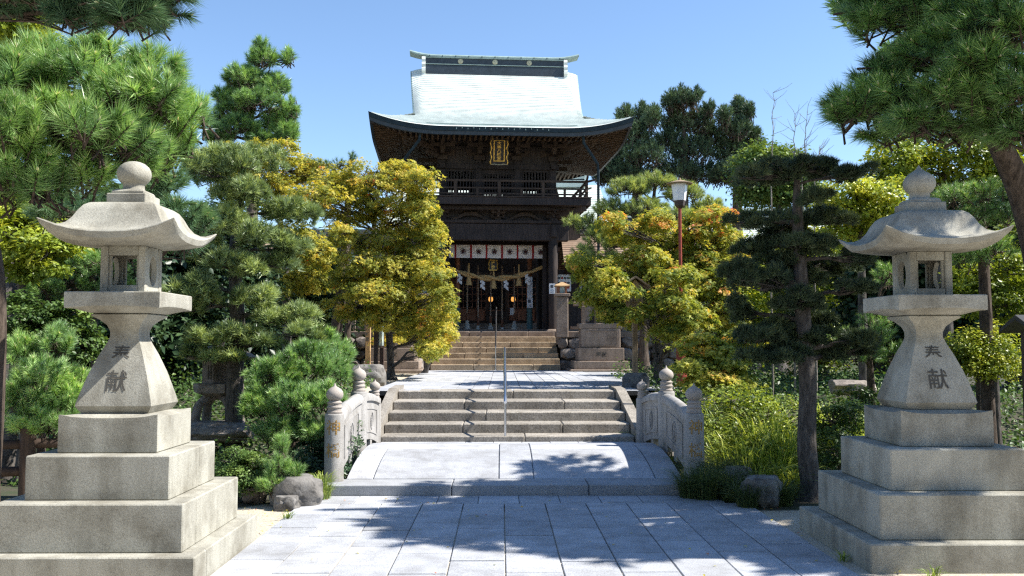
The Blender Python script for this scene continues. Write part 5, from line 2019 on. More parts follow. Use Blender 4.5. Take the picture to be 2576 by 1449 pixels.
pine('black_pine', 'dark pine limb reaching into the top left of the view', PG,
     [gp(-330, 7.0), P(-320, 700, 6.9), P(-300, 200, 6.8), P(-200, -80, 6.7)], [.14, .13, .10, .05],
     [B(120, -10, 120, 50, 6.4, .36), B(260, 5, 110, 48, 6.4, .36), B(380, 15, 80, 45, 6.4, .30), B(0, -30, 110, 50, 6.3, .36), B(200, -120, 170, 60, 6.4, .4), B(330, 30, 80, 36, 6.3, .28), B(415, 10, 60, 45, 6.5, .28), B(200, 40, 90, 30, 6.4, .28), B(440, -50, 70, 50, 6.5, .28), B(300, -60, 120, 50, 6.4, .36)],
     22, M['pine_blue'], nsh=30, nn=150, nlen=.125, wid=.0055, slen=.16, tint=.35, up=.2, bias=(.2, -.1, 0), rise=.0)
pine('black_pine', 'pine sprays drooping behind the left lantern finial', PG,
     [gp(300, 9.8), P(330, 900, 9.8), P(370, 640, 9.5), P(400, 480, 9.3), P(410, 400, 9.2)], [.07, .06, .05, .04, .02],
     [B(455, 530, 70, 50, 8.9, .3), B(420, 460, 60, 50, 9.0, .3), B(500, 545, 45, 45, 9.1, .25), B(470, 600, 55, 40, 9.1, .25), B(400, 560, 50, 40, 9.0, .25), B(330, 520, 70, 45, 9.2, .3), B(180, 520, 110, 50, 9.3, .35)],
     23, M['pine_blue'], nsh=30, nn=140, nlen=.12, wid=.0062, slen=.17, tint=.68, up=.4, bias=(.2, -.2, 0))
# young pines behind the left lantern
pine('young_pine', 'bushy young pine with pale tips left of the lantern stem', PG,
     [gp(110, 9.9), P(110, 1000, 9.9), P(115, 880, 9.9)], [.05, .04, .02],
     [B(110, 930, 80, 45, 9.6, .3), B(60, 990, 70, 50, 9.5, .3), B(160, 1000, 75, 45, 9.6, .3), B(110, 1050, 90, 40, 9.4, .3), B(200, 950, 35, 25, 9.8, .2), B(140, 850, 50, 45, 10.0, .25), B(50, 880, 50, 50, 10, .25)],
     24, M['pine_near'], nsh=34, nn=140, nlen=.10, wid=.0066, slen=.14, tint=.66, up=.9, bias=(.05, -.15, 0))
pine('young_pine', 'tall narrow young pine behind the left lantern fire box', PG,
     [gp(250, 12.2), P(240, 900, 12.2), P(230, 650, 12.2), P(225, 560, 12.2)], [.06, .05, .04, .02],
     [B(180, 620, 70, 45, 12, .3), B(250, 660, 80, 45, 12, .35), B(170, 700, 80, 45, 12.1, .3), B(290, 720, 60, 40, 12.1, .3), B(230, 590, 60, 35, 12.2, .3), B(110, 720, 50, 40, 12, .3), B(330, 640, 60, 50, 12.3, .3)],
     25, M['pine_near'], nsh=36, nn=130, nlen=.09, wid=.0055, slen=.15, tint=.55, up=.6)
leafy('broadleaf_tree', 'yellow green broadleaf tree at the left edge', 'tree', 'garden broadleaf trees', [gp(30, 11), P(40, 900, 11), P(60, 650, 11)], [.08, .07, .04],
      [B(60, 590, 80, 50, 10.8, .4), B(120, 640, 70, 45, 10.7, .4), B(40, 660, 70, 60, 10.9, .4), B(150, 590, 60, 40, 11, .35), B(20, 540, 60, 40, 11, .4), B(90, 540, 80, 30, 11.2, .4)],
      26, M['leaf_y'], sprays=26, per=70, size=.075, tint=.6, spr=.16, wide=.26)
leafy('evergreen_shrub', 'glossy dark green camellia shrub at the left edge', 'shrub', 'garden shrubs', [gp(60, 10.8), P(70, 900, 10.8)], [.05, .03],
      [B(60, 790, 80, 45, 10.4, .35), B(130, 830, 60, 50, 10.5, .35), B(40, 850, 60, 50, 10.3, .3), B(180, 790, 50, 35, 10.6, .3), B(190, 870, 60, 60, 10.9, .3)],
      27, M['leaf_g'], sprays=26, per=80, size=.055, tint=.5, spr=.15, wide=.3)
# clipped pine behind the left lantern
lp = [(595, 406, 65, 36), (657, 412, 55, 34), (615, 489, 68, 34), (725, 535, 70, 28), (532, 430, 48, 40), (595, 669, 66, 34), (700, 664, 46, 24), (636, 744, 48, 26), (725, 794, 74, 34), (595, 835, 54, 24), (511, 769, 44, 28), (668, 858, 40, 16), (500, 625, 44, 50), (728, 619, 38, 26), (560, 560, 46, 40), (650, 590, 60, 34), (480, 720, 46, 40), (520, 850, 50, 30), (770, 840, 42, 26), (500, 890, 40, 18), (560, 900, 46, 16)]
rr_ = random.Random(8)
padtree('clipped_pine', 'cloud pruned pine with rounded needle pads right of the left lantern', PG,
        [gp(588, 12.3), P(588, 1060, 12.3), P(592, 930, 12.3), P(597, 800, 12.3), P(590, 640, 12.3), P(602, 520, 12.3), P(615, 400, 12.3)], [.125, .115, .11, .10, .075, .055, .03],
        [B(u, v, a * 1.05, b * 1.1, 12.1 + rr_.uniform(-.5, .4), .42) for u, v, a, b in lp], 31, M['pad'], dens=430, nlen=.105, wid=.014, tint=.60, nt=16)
# bright pine bush beside the bridge
pine('young_pine', 'dense bright pine bush between left trunk and bridge post', PG,
     [gp(740, 11.6), P(745, 1030, 11.6), P(750, 900, 11.6)], [.07, .05, .03],
     [B(690, 930, 70, 45, 11.3, .3), B(770, 900, 70, 50, 11.4, .35), B(840, 920, 45, 45, 11.6, .3), B(660, 1010, 60, 45, 11.2, .3), B(740, 1000, 80, 50, 11.0, .35), B(820, 1000, 55, 50, 11.1, .3), B(700, 1070, 75, 35, 11, .3), B(800, 1075, 60, 30, 11, .3), B(860, 880, 35, 30, 12, .25), B(810, 850, 50, 35, 12.2, .25)],
     32, M['pine_near'], nsh=42, nn=140, nlen=.105, wid=.0072, slen=.15, tint=.64, up=.75, bias=(.05, -.2, 0))
pine('young_pine', 'small pine sapling with upright shoots beside the left rock', PG,
     [gp(695, 9.5), P(700, 1170, 9.5), P(712, 1110, 9.5)], [.022, .018, .010],
     [B(710, 1115, 25, 26, 9.4, .10), B(700, 1165, 34, 30, 9.3, .13), B(745, 1180, 26, 20, 9.3, .1), B(680, 1205, 30, 16, 9.2, .12)],
     33, M['pine_near'], nsh=12, nn=190, nlen=.075, wid=.0036, slen=.13, tint=.55, up=1.1)
leafy('round_shrub', 'low rounded small leaved shrub beside the left lantern base', 'shrub', 'garden shrubs', [gp(610, 9.8), P(612, 1200, 9.8)], [.03, .02],
      [B(585, 1165, 48, 36, 9.7, .22), B(640, 1180, 46, 40, 9.6, .22), B(610, 1205, 60, 32, 9.5, .22), B(660, 1215, 32, 28, 9.5, .18)],
      34, M['leaf_g'], sprays=42, per=70, size=.028, tint=.62, spr=.085, wide=.34)
grass('grass_tuft', 'yellowish grass tuft at the foot of the left front bridge post', 'grass tufts', gp(812, 9.68), 260, .26, .30, 35, M['grass'], wid=.006, tint=.62)
leafy('evergreen_shrub', 'dark low shrub beside the left front bridge post', 'shrub', 'garden shrubs', [gp(830, 11.2), P(830, 1120, 11.2)], [.03, .02],
      [B(800, 1130, 50, 34, 10.9, .25), B(850, 1120, 36, 36, 11.0, .25), B(770, 1170, 40, 24, 10.5, .2), B(830, 1180, 40, 24, 10.7, .2), B(870, 1090, 30, 30, 11.6, .25)],
      37, M['leaf_d'], sprays=30, per=60, size=.04, tint=.6, spr=.12)
grass('grass_tuft', 'thin grass tuft behind the left pine sapling', 'grass tufts', gp(775, 10.2), 60, .24, .25, 36, M['grassdark'], wid=.006, tint=.6)

# maples, left
def orange(sc, rng, st):
    h = np.clip((sc[:, 2] - 2.8) / 3.5, 0, 1)
    return st + .05 * h * h + (rng.uniform(0, 1, len(st)) > .95) * .14


MG = 'turning maple trees'
mb_ = [(930, 450, 90, 36), (1005, 435, 66, 28), (860, 470, 80, 36), (1050, 455, 45, 26), (800, 495, 60, 28), (985, 500, 100, 34), (1060, 520, 40, 36), (890, 535, 80, 26), (1020, 560, 80, 36), (1085, 590, 34, 40),
       (960, 610, 70, 30), (1055, 640, 60, 36), (905, 660, 55, 30), (990, 680, 90, 36), (1085, 690, 48, 36), (870, 700, 50, 26), (950, 735, 80, 30), (1050, 745, 80, 40), (1115, 760, 36, 50), (890, 770, 70, 34), (980, 800, 70, 30), (1060, 810, 60, 30), (1105, 845, 40, 36), (1080, 880, 34, 22), (860, 590, 36, 26), (760, 520, 40, 26)]
rr_ = random.Random(12)
leafy('maple_tree', 'large golden yellow maple left of the gate', 'maple tree', MG,
      [gp(985, 22.5), P(982, 900, 22.5), P(975, 800, 22.6), P(955, 700, 22.8), P(940, 600, 22.8), P(950, 500, 22.8), P(960, 440, 22.8)], [.10, .085, .085, .08, .065, .045, .02],
      [B(u, v, a, b, 21.6 + rr_.uniform(-.8, .9), .55) for u, v, a, b in mb_], 41, M['maple_y'], sprays=78, per=30, size=.064, tint=.29, kind=3, flat=.6, spr=.14, tintf=orange, rise=.25)
mb_ = [(620, 400, 70, 34), (700, 385, 60, 32), (740, 430, 60, 36), (800, 440, 50, 30), (660, 450, 60, 30), (720, 480, 50, 28), (830, 470, 40, 30), (590, 470, 40, 40), (770, 700, 50, 40), (700, 720, 50, 36), (640, 700, 46, 40), (790, 640, 50, 40), (740, 590, 46, 30)]
leafy('maple_tree', 'olive yellow maple behind the clipped pine', 'maple tree', MG,
      [gp(720, 25.0), P(722, 800, 25), P(715, 650, 25), P(700, 520, 25), P(690, 400, 25)], [.13, .12, .10, .07, .03],
      [B(u, v, a, b, 24.6 + rr_.uniform(-.8, .8), .6) for u, v, a, b in mb_], 42, M['maple_y'], sprays=75, per=30, size=.072, tint=.25, kind=3, flat=.6, spr=.16, tintf=orange, rise=.3)
def red(sc, rng, st):
    m_ = (np.abs(sc[:, 0] - P(1080, 790, 25).x) < .35) & (np.abs(sc[:, 2] - P(1080, 790, 25).z) < .26)
    return np.where(m_, .9, st)
leafy('maple_tree', 'small maple with a reddish spray overhanging the upper steps', 'maple tree', MG,
      [gp(1068, 26.5), P(1080, 900, 26.3), P(1075, 850, 26), P(1060, 800, 26)], [.075, .065, .045, .02],
      [B(1080, 870, 40, 24, 25.4, .4), B(1100, 840, 36, 22, 25.2, .4), B(1085, 790, 38, 22, 25, .4), B(1040, 840, 36, 24, 25.6, .4), B(1020, 790, 50, 24, 25.4, .4), B(985, 840, 40, 18, 26, .35), B(1115, 800, 24, 26, 25.2, .3)],
      43, M['maple_y'], sprays=58, per=30, size=.062, tint=.28, kind=3, flat=.6, spr=.13, tintf=red)
leafy('slender_maple', 'thin dark stemmed maple in front of the left pedestal', 'maple tree', MG,
      [gp(975, 24.0), P(985, 900, 24), P(990, 850, 24), P(988, 810, 24)], [.06, .05, .04, .02],
      [B(985, 855, 34, 10, 23.9, .3), B(960, 858, 24, 10, 24, .3), B(1010, 820, 30, 14, 24, .3)], 44, M['maple_y'], sprays=16, per=50, size=.06, tint=.45, kind=3, flat=.25, spr=.2)
# pines, left background
pine('tall_pine', 'tall pine standing against the sky left of the gate', PG,
     [gp(640, 30), P(638, 700, 30), P(632, 450, 30), P(630, 300, 30), P(650, 150, 30)], [.24, .22, .16, .11, .04],
     [B(660, 140, 50, 30, 30, .6), B(610, 190, 55, 36, 29.8, .7), B(690, 210, 45, 36, 30, .6), B(650, 250, 75, 36, 29.6, .8), B(570, 240, 40, 30, 30, .6), B(600, 310, 60, 30, 29.7, .7), B(700, 300, 50, 36, 30.2, .7), B(560, 340, 50, 24, 30, .6), B(540, 300, 40, 24, 30.2, .5), B(660, 340, 50, 26, 30, .6), B(500, 400, 50, 26, 30, .6), B(730, 270, 24, 40, 30, .4), B(725, 140, 20, 26, 30, .3), B(580, 390, 60, 26, 30, .6), B(560, 440, 90, 30, 30.3, .7), B(640, 200, 60, 40, 30.2, .7), B(590, 270, 50, 36, 30, .7), B(715, 330, 40, 40, 30, .6), B(660, 110, 24, 20, 30, .3)],
     51, M['pine_near'], nsh=74, nn=80, nlen=.20, wid=.013, slen=.32, tint=.46, up=.5, twig=.012, bud=False)
pine('pine_tree', 'dark trunked pine rising through the left maple', PG,
     [gp(838, 24.6), P(842, 860, 24.6), P(855, 760, 24.6), P(870, 600, 25), P(880, 440, 25.2), P(885, 390, 25.2)], [.17, .165, .15, .12, .07, .02],
     [B(885, 395, 16, 16, 25.2, .3), B(850, 410, 40, 14, 25.3, .4), B(1100, 600, 24, 30, 23.4, .3), B(1075, 630, 24, 24, 23.6, .3), B(800, 410, 30, 14, 25.6, .4)],
     52, M['pine_blue'], nsh=16, nn=60, nlen=.13, wid=.008, slen=.2, tint=.5, bud=False)
pine('pine_tree', 'slimmer pine trunk standing close to the dark trunked pine', PG,
     [gp(872, 24.2), P(873, 860, 24.2), P(878, 760, 24.2), P(872, 640, 24.4), P(860, 520, 24.6)], [.09, .085, .08, .06, .03],
     [B(870, 600, 60, 40, 25.5, .5), B(820, 560, 50, 40, 25.6, .5)], 53, M['pine_dark'], nsh=16, nn=60, nlen=.13, wid=.008, slen=.2, tint=.4, bud=False)

# ------------------------------------------------------------------ trees: right side
NP_ = lambda x, y, z, a, b, c: (np.array([x, y, z]), np.array([a, b, c]))
pine('black_pine', 'large shaded black pine leaning over the right lantern', PG,
     [gp(2700, 8.6), P(2640, 800, 8.6), P(2580, 520, 8.5), P(2510, 350, 8.3), P(2470, 240, 8.2), P(2500, 40, 8.2), P(2560, -300, 8.2), P(2600, -700, 8.2)], [.16, .14, .12, .10, .08, .07, .05, .03],
     [B(2490, 60, 110, 90, 7.5, .45), B(2340, 130, 100, 80, 7.9, .45), B(2240, 240, 90, 60, 8.0, .4), B(2140, 275, 55, 36, 8.2, .3), B(2400, 230, 110, 70, 7.6, .4), B(2540, 220, 90, 90, 7.3, .4), B(2280, 20, 100, 60, 8.2, .4), B(2220, 330, 55, 26, 8.2, .25), B(2380, 310, 110, 36, 8.0, .35), B(2200, 180, 50, 40, 8.3, .3), B(2560, 320, 70, 40, 7.4, .35), B(2450, 150, 90, 60, 7.4, .35), B(2300, 300, 80, 40, 7.7, .3), B(2180, 240, 60, 40, 8.0, .3), B(2480, 300, 80, 40, 7.6, .3), B(2380, 30, 90, 60, 7.9, .35), B(2190, 50, 60, 40, 8.3, .3), B(2300, -40, 100, 50, 8.2, .35), B(2160, 10, 40, 30, 8.4, .25), B(2110, 255, 40, 30, 8.4, .25)],
     61, M['pine_near'], nsh=30, nn=150, nlen=.15, wid=.0062, slen=.19, tint=.34, twig=.009, up=.25, bias=(-.25, -.15, 0), rise=.0, shell=.5)
pine('black_pine', 'high pine canopy above the right lantern shading the pavement', PG,
     [gp(3150, 9.0), P(3100, 500, 9.0), P(3000, 0, 9.0), P(2900, -600, 8.8), P(2800, -1000, 8.6)], [.24, .22, .19, .13, .06],
     [NP_(4.9, 8.3, 6.3, .7, .7, .3), NP_(5.2, 8.0, 6.6, .7, .7, .3), NP_(6.2, 8.0, 6.4, .7, .7, .3), NP_(5.6, 8.9, 6.1, .7, .7, .3), NP_(7.4, 7.4, 6.2, .8, .8, .3), NP_(5.0, 7.3, 5.0, .6, .6, .3), NP_(5.9, 7.4, 4.6, .6, .6, .3), NP_(6.6, 7.5, 4.1, .6, .6, .3), NP_(4.1, 9.30, 5.3, .7, .7, .32), NP_(4.4, 8.00, 5.4, .7, .7, .32), NP_(4.6, 8.70, 5.4, .7, .7, .32), NP_(4.7, 7.60, 5.8, .7, .7, .32), NP_(5.2, 9.60, 5.2, .7, .7, .32), NP_(5.5, 8.20, 5.6, .7, .7, .32), NP_(5.6, 7.20, 5.4, .7, .7, .32), NP_(6.2, 9.00, 5.3, .7, .7, .32), NP_(6.3, 7.60, 5.2, .7, .7, .32), NP_(6.9, 8.30, 5.4, .7, .7, .32), NP_(6.6, 6.70, 4.9, .7, .7, .32), NP_(7.1, 9.60, 4.8, .7, .7, .32), NP_(7.2, 7.40, 4.6, .7, .7, .32), NP_(7.7, 8.50, 4.7, .7, .7, .32), NP_(7.9, 7.50, 3.9, .7, .7, .32), NP_(7.3, 6.80, 5.6, .7, .7, .32), NP_(8.2, 8.10, 5.6, .7, .7, .32), NP_(8.4, 9.10, 4.2, .7, .7, .32), NP_(8.4, 7.30, 4.9, .7, .7, .32), NP_(5.0, 10.30, 5.0, .7, .7, .32), NP_(8.9, 7.90, 3.4, .7, .7, .32), NP_(9.3, 8.30, 4.6, .7, .7, .32)],
     62, M['pine_near'], nsh=60, nn=90, nlen=.17, wid=.020, slen=.24, tint=.4, up=.4, bud=False)
# clipped pine, right
lp = [(1870, 690, 50, 34), (1960, 660, 60, 30), (2060, 620, 50, 26), (2150, 650, 40, 26), (1900, 850, 60, 30), (2040, 850, 60, 28), (2160, 860, 50, 24), (1870, 560, 40, 26), (2140, 440, 46, 22), (1927, 440, 78, 30), (2075, 428, 72, 26), (1990, 420, 60, 24), (1964, 572, 82, 34), (2089, 555, 60, 28), (1904, 622, 54, 28), (2089, 673, 56, 28), (1912, 715, 76, 44), (2135, 729, 46, 26), (1960, 828, 84, 38), (2112, 885, 80, 28), (1945, 890, 72, 28), (2019, 697, 52, 36), (1880, 780, 46, 34), (2060, 800, 50, 26), (2010, 620, 60, 30), (1990, 760, 60, 36), (2040, 500, 40, 20)]
rr_ = random.Random(18)
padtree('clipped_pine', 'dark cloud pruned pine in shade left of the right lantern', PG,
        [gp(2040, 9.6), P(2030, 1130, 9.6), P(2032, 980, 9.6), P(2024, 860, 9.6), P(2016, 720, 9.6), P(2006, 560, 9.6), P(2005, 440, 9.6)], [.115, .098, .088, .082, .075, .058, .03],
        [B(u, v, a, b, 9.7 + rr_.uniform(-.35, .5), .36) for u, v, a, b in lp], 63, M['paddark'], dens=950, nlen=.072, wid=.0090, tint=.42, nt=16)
# maple, right
mb_ = [(1580, 590, 60, 28), (1540, 560, 36, 22), (1684, 620, 60, 28), (1684, 680, 70, 34), (1788, 548, 58, 26), (1740, 580, 46, 26), (1520, 680, 60, 34), (1560, 720, 60, 30), (1790, 720, 66, 36), (1700, 740, 60, 30), (1590, 765, 46, 26), (1823, 620, 46, 40), (1620, 650, 60, 28), (1750, 650, 50, 30), (1840, 680, 40, 36), (1650, 560, 40, 24), (1700, 790, 60, 28), (1480, 690, 36, 24), (1500, 740, 50, 28), (1540, 780, 44, 24), (1460, 660, 30, 20), (1830, 790, 46, 36), (1600, 800, 40, 20), (1770, 800, 50, 30)]
leafy('maple_tree', 'orange and yellow green maple around the red lamp post', 'maple tree', MG,
      [gp(1655, 19.5), P(1656, 900, 19.5), P(1650, 830, 19.5), P(1680, 760, 19.6), P(1700, 680, 19.6), P(1700, 580, 19.6)], [.11, .10, .09, .07, .05, .02],
      [B(u, v, a, b, 19.0 + rr_.uniform(-.6, 1.2), .5) for u, v, a, b in mb_] + [B(1700, 695, 50, 22, 17.1, .35), B(1560, 730, 40, 22, 17.0, .3), B(1530, 700, 44, 24, 17.2, .3), B(1600, 790, 34, 14, 17.0, .25), B(1690, 760, 56, 26, 17.1, .35), B(1745, 800, 50, 26, 17.0, .35), B(1690, 830, 50, 22, 17.2, .35)], 64, M['maple_g'], sprays=74, per=29, size=.066, tint=.44, kind=3, flat=.6, spr=.13,
      tintf=lambda sc, rng, st: st + .22 * np.clip((sc[:, 2] - 3.2) / 1.6, 0, 1) + (rng.uniform(0, 1, len(st)) > .95) * .12 - .08, rise=.3)
leafy('maple_tree', 'low green maple with star leaves behind the right railing', 'maple tree', MG,
      [gp(1800, 14.0), P(1806, 1020, 14), P(1800, 920, 14)], [.05, .04, .02],
      [B(1760, 870, 56, 24, 13.6, .35), B(1820, 900, 56, 26, 13.4, .35), B(1740, 920, 50, 20, 13.2, .3), B(1850, 950, 40, 24, 13.4, .3), B(1790, 960, 56, 24, 13.0, .3), B(1880, 860, 40, 40, 14, .3)],
      65, M['maple_g'], sprays=26, per=46, size=.06, tint=.42, kind=5, flat=.3, spr=.18)
pine('pine_tree', 'pale yellowish pine behind the red lamp post', PG,
     [gp(1620, 28.3), P(1620, 800, 28.3), P(1630, 650, 28.3), P(1640, 540, 28.3), P(1650, 450, 28.3)], [.14, .13, .11, .08, .03],
     [B(1580, 470, 60, 30, 27.9, .6), B(1650, 455, 60, 28, 28.1, .6), B(1720, 480, 55, 30, 28.1, .6), B(1780, 520, 50, 30, 28.3, .6), B(1540, 520, 50, 30, 27.9, .5), B(1620, 520, 70, 28, 27.7, .6), B(1700, 540, 60, 28.3, 25.5, .6), B(1510, 590, 46, 34, 27.7, .5), B(1560, 600, 50, 36, 27.5, .5), B(1480, 560, 36, 30, 27.9, .4), B(1470, 640, 40, 36, 27.7, .4), B(1530, 660, 50, 36, 27.5, .5), B(1440, 555, 28.3, 18, 27.9, .3)],
     66, M['pine_yel'], nsh=75, nn=80, nlen=.16, wid=.010, slen=.22, tint=.5, up=.55, twig=.01, bud=False)
# dark conifers behind
CON = (('broad dark conifer just right of the gate roof', 1602, 275, [(1570, 285, 22, 24), (1610, 280, 26, 26), (1640, 290, 24, 30), (1600, 330, 40, 30), (1560, 380, 45, 28), (1530, 410, 36, 22), (1620, 380, 50, 34), (1590, 430, 60, 26), (1520, 435, 30, 16)]),
       ('tallest broad dark conifer on the right skyline', 1720, 235, [(1685, 250, 22, 26), (1715, 240, 22, 28), (1745, 240, 22, 26), (1700, 300, 44, 34), (1750, 300, 40, 36), (1680, 350, 46, 36), (1740, 370, 50, 36), (1780, 270, 16, 24), (1790, 340, 36, 36), (1700, 420, 60, 36), (1770, 430, 50, 30)]),
       ('dark conifer with pointed tips right of the tallest one', 1855, 262, [(1855, 262, 16, 22), (1820, 285, 18, 22), (1880, 275, 14, 20), (1850, 315, 36, 28), (1885, 330, 26, 20), (1840, 370, 46, 34), (1900, 360, 22, 18), (1860, 420, 50, 30), (1820, 430, 40, 26), (1910, 410, 24, 20)]))
for i, (lb, u, top, lst) in enumerate(CON):
    rr_ = random.Random(40 + i); d = 38
    pine('conifer', lb, 'dark conifers on the right skyline', [gp(u, d), P(u, 700, d), P(u, 450, d), P(u, top + 30, d)], [.3, .26, .18, .03],
         [B(a_, b_, c_ * 1.2, d_ * 1.2, d + rr_.uniform(-.9, .9), .8) for a_, b_, c_, d_ in lst], 70 + i, M['pine_dark'], nsh=105, nn=46, nlen=.17, wid=.026, slen=.42, tint=.6, up=.75, outw=.6, bud=False, twig=.012, cat='conifer')
# bare saplings
for i, (u, top, ub, vb) in enumerate(((1945, 235, 1940, 440), (2000, 290, 1998, 440), (2032, 270, 2018, 440), (2062, 370, 2050, 450))):
    rng = np.random.default_rng(90 + i)
    t, tw, tr, rr2 = base_tree('bare_sapling', ['leafless sapling with two upright stems, leftmost and tallest', 'second leafless sapling from the left', 'leafless sapling with forked tip, third from the left', 'shortest leafless sapling, rightmost'][i], 'bare tree', 'leafless saplings above the clipped pine',
                               [gp(ub, 15), P(ub, 700, 15), P(ub, vb, 15), P((u + ub) / 2, (top + vb) / 2, 15), P(u, top, 15)], [.018, .014, .010, .007, .003], rng, 'greytwig', False, 6, .01)
    for k in range(16):
        a = tr[rng.integers(len(tr) // 2 + 1, len(tr))]
        e = a + np.array([rng.normal(0, .14), rng.normal(0, .12), rng.uniform(.05, .28)])
        limb(tw, rng, a, e, .004, .002, 4, -.1, 4)
    tw.build('stems', M['greytwig'], t, True)
# broad-leaved trees on the right
leafy('broadleaf_tree', 'tall sunlit broadleaf tree behind the right lantern finial', 'tree', 'garden broadleaf trees', [gp(2380, 16.5), P(2380, 800, 16.5), P(2370, 550, 16.5), P(2380, 380, 16.5)], [.14, .12, .09, .03],
      [B(2250, 390, 60, 36, 16, .5), B(2320, 370, 60, 40, 16.2, .5), B(2400, 380, 60, 44, 16.2, .5), B(2480, 390, 60, 46, 16.2, .5), B(2540, 440, 60, 50, 16.4, .5), B(2260, 440, 60, 30, 16.3, .5), B(2210, 420, 36, 26, 16.3, .4), B(2450, 450, 60, 40, 16.4, .5), B(2340, 430, 50, 36, 16.5, .5), B(2560, 350, 60, 40, 16.8, .5)],
      81, M['leaf_y'], sprays=26, per=52, size=.085, tint=.42, spr=.24, flat=.55, tvar=.22)
leafy('broadleaf_tree', 'yellow leaved tree between clipped pine and right lantern', 'tree', 'garden broadleaf trees', [gp(2170, 13.5), P(2170, 800, 13.5), P(2165, 600, 13.5), P(2160, 500, 13.5)], [.08, .07, .05, .02],
      [B(2130, 475, 60, 18, 13.2, .4), B(2200, 490, 60, 20, 13.2, .4), B(2090, 500, 50, 18, 13.3, .4), B(2240, 520, 40, 20, 13.4, .4), B(2150, 540, 70, 22, 13.4, .4), B(2200, 570, 50, 20, 13.5, .4), B(2100, 590, 46, 20, 13.6, .4), B(2250, 470, 30, 20, 13.4, .3)],
      82, M['leaf_y'], sprays=22, per=50, size=.065, tint=.62, spr=.18, flat=.4)
pine('young_pine', 'bushy pine right of the right lantern roof', PG, [gp(2480, 10.6), P(2480, 800, 10.6), P(2470, 560, 10.6), P(2470, 460, 10.6)], [.08, .07, .05, .02],
     [B(2400, 490, 50, 40, 10.3, .3), B(2470, 480, 60, 40, 10.3, .3), B(2530, 530, 50, 40, 10.2, .3), B(2440, 540, 60, 30, 10.4, .3), B(2500, 620, 60, 36, 10.4, .3), B(2430, 640, 50, 36, 10.6, .3)],
     83, M['pine_near'], nsh=20, nn=130, nlen=.10, wid=.0042, slen=.15, tint=.42, up=.5)
leafy('evergreen_shrub', 'mixed green shrubs right of the lantern fire box', 'shrub', 'garden shrubs', [gp(2500, 11.5), P(2500, 900, 11.5), P(2490, 700, 11.5)], [.06, .05, .03],
      [B(2460, 700, 60, 40, 11.2, .35), B(2530, 690, 60, 50, 11.2, .35), B(2480, 760, 60, 40, 11.3, .35), B(2540, 770, 50, 40, 11.4, .35), B(2440, 620, 50, 40, 11.8, .35), B(2540, 600, 50, 40, 11.8, .35)],
      84, M['leaf_y'], sprays=24, per=60, size=.06, tint=.3, spr=.17)
leafy('round_shrub', 'yellow green shrub beside the right lantern stem', 'shrub', 'garden shrubs', [gp(2460, 11.0), P(2460, 950, 11.0)], [.04, .03],
      [B(2430, 870, 50, 40, 10.7, .3), B(2490, 860, 50, 40, 10.7, .3), B(2460, 920, 60, 36, 10.6, .3), B(2520, 910, 40, 40, 10.8, .25), B(2400, 910, 40, 36, 10.9, .25)],
      85, M['leaf_y'], sprays=34, per=70, size=.04, tint=.55, spr=.13, flat=.5)
pine('young_pine', 'soft green pine bush left of the right lantern stem', PG, [gp(2190, 12.4), P(2190, 950, 12.4), P(2180, 850, 12.4)], [.06, .05, .02],
     [B(2120, 850, 60, 36, 12.1, .3), B(2200, 840, 60, 40, 12.2, .3), B(2160, 890, 70, 30, 12.0, .3), B(2250, 890, 50, 36, 12.2, .3), B(2200, 800, 50, 30, 12.4, .3), B(2230, 690, 36, 50, 12.4, .25)],
     86, M['pine_near'], nsh=20, nn=110, nlen=.095, wid=.0045, slen=.14, tint=.5, up=.5)
leafy('evergreen_shrub', 'tangled sunlit shrub between the right railing and pine trunk', 'shrub', 'garden shrubs', [gp(1890, 11.4), P(1890, 1080, 11.4)], [.04, .03],
      [B(1840, 1010, 60, 36, 11.2, .3), B(1900, 1020, 60, 40, 11.2, .35), B(1850, 1080, 60, 40, 10.9, .3), B(1920, 1090, 60, 40, 10.9, .3), B(1870, 1140, 60, 40, 10.6, .3), B(1950, 1150, 50, 40, 10.5, .3), B(1800, 1060, 36, 50, 11, .25), B(1970, 1030, 40, 50, 11.4, .3)],
      87, M['leaf_y'], sprays=14, per=46, size=.05, tint=.40, spr=.14, flat=.6)
leafy('evergreen_shrub', 'dark shrub in the gap between pine trunk and right lantern base', 'shrub', 'garden shrubs', [gp(2110, 10.8), P(2110, 1100, 10.8)], [.04, .03],
      [B(2090, 1060, 46, 50, 10.6, .3), B(2150, 1050, 50, 40, 10.8, .3), B(2100, 1130, 46, 46, 10.3, .25), B(2160, 1000, 46, 30, 11.2, .3)],
      88, M['leaf_g'], sprays=24, per=60, size=.04, tint=.35, spr=.13)
# grasses on the right
GG = 'grass clumps of the right garden'
gl = [(1665, 13.9, .75, .65, 'arching grass clump behind the far right bridge post'), (1735, 13.2, .62, .5, 'arching grass behind the middle right bridge post'), (1890, 10.6, .7, .6, 'long bladed grass left of the right pine trunk'), (1950, 10.3, .62, .55, 'long bladed grass close to the right pine trunk'), (1840, 11.0, .62, .5, 'long bladed grass behind the right front bridge post'), (1985, 11.2, .72, .5, 'upright grass behind the right pine trunk'), (2110, 12.6, .6, .6, 'sunlit grass right of the pine trunk'), (2170, 12.4, .55, .6, 'sunlit grass beside the pale boulder'), (2075, 13.0, .65, .5, 'sunlit grass behind the right pine trunk'), (1900, 10.0, .42, .5, 'short grass above the dark boulder'), (1990, 9.9, .35, .4, 'short grass at the foot of the right pine'), (1800, 10.5, .8, .55, 'tall pale grass just right of the right front bridge post'), (1870, 10.35, .85, .6, 'tallest pale grass between railing and pine trunk'), (1930, 10.8, .95, .6, 'tall grass against the tangled shrub'), (1975, 10.5, .75, .5, 'narrow grass leaning on the right pine trunk'), (1830, 11.6, 1.0, .6, 'tall grass under the low green maple')]
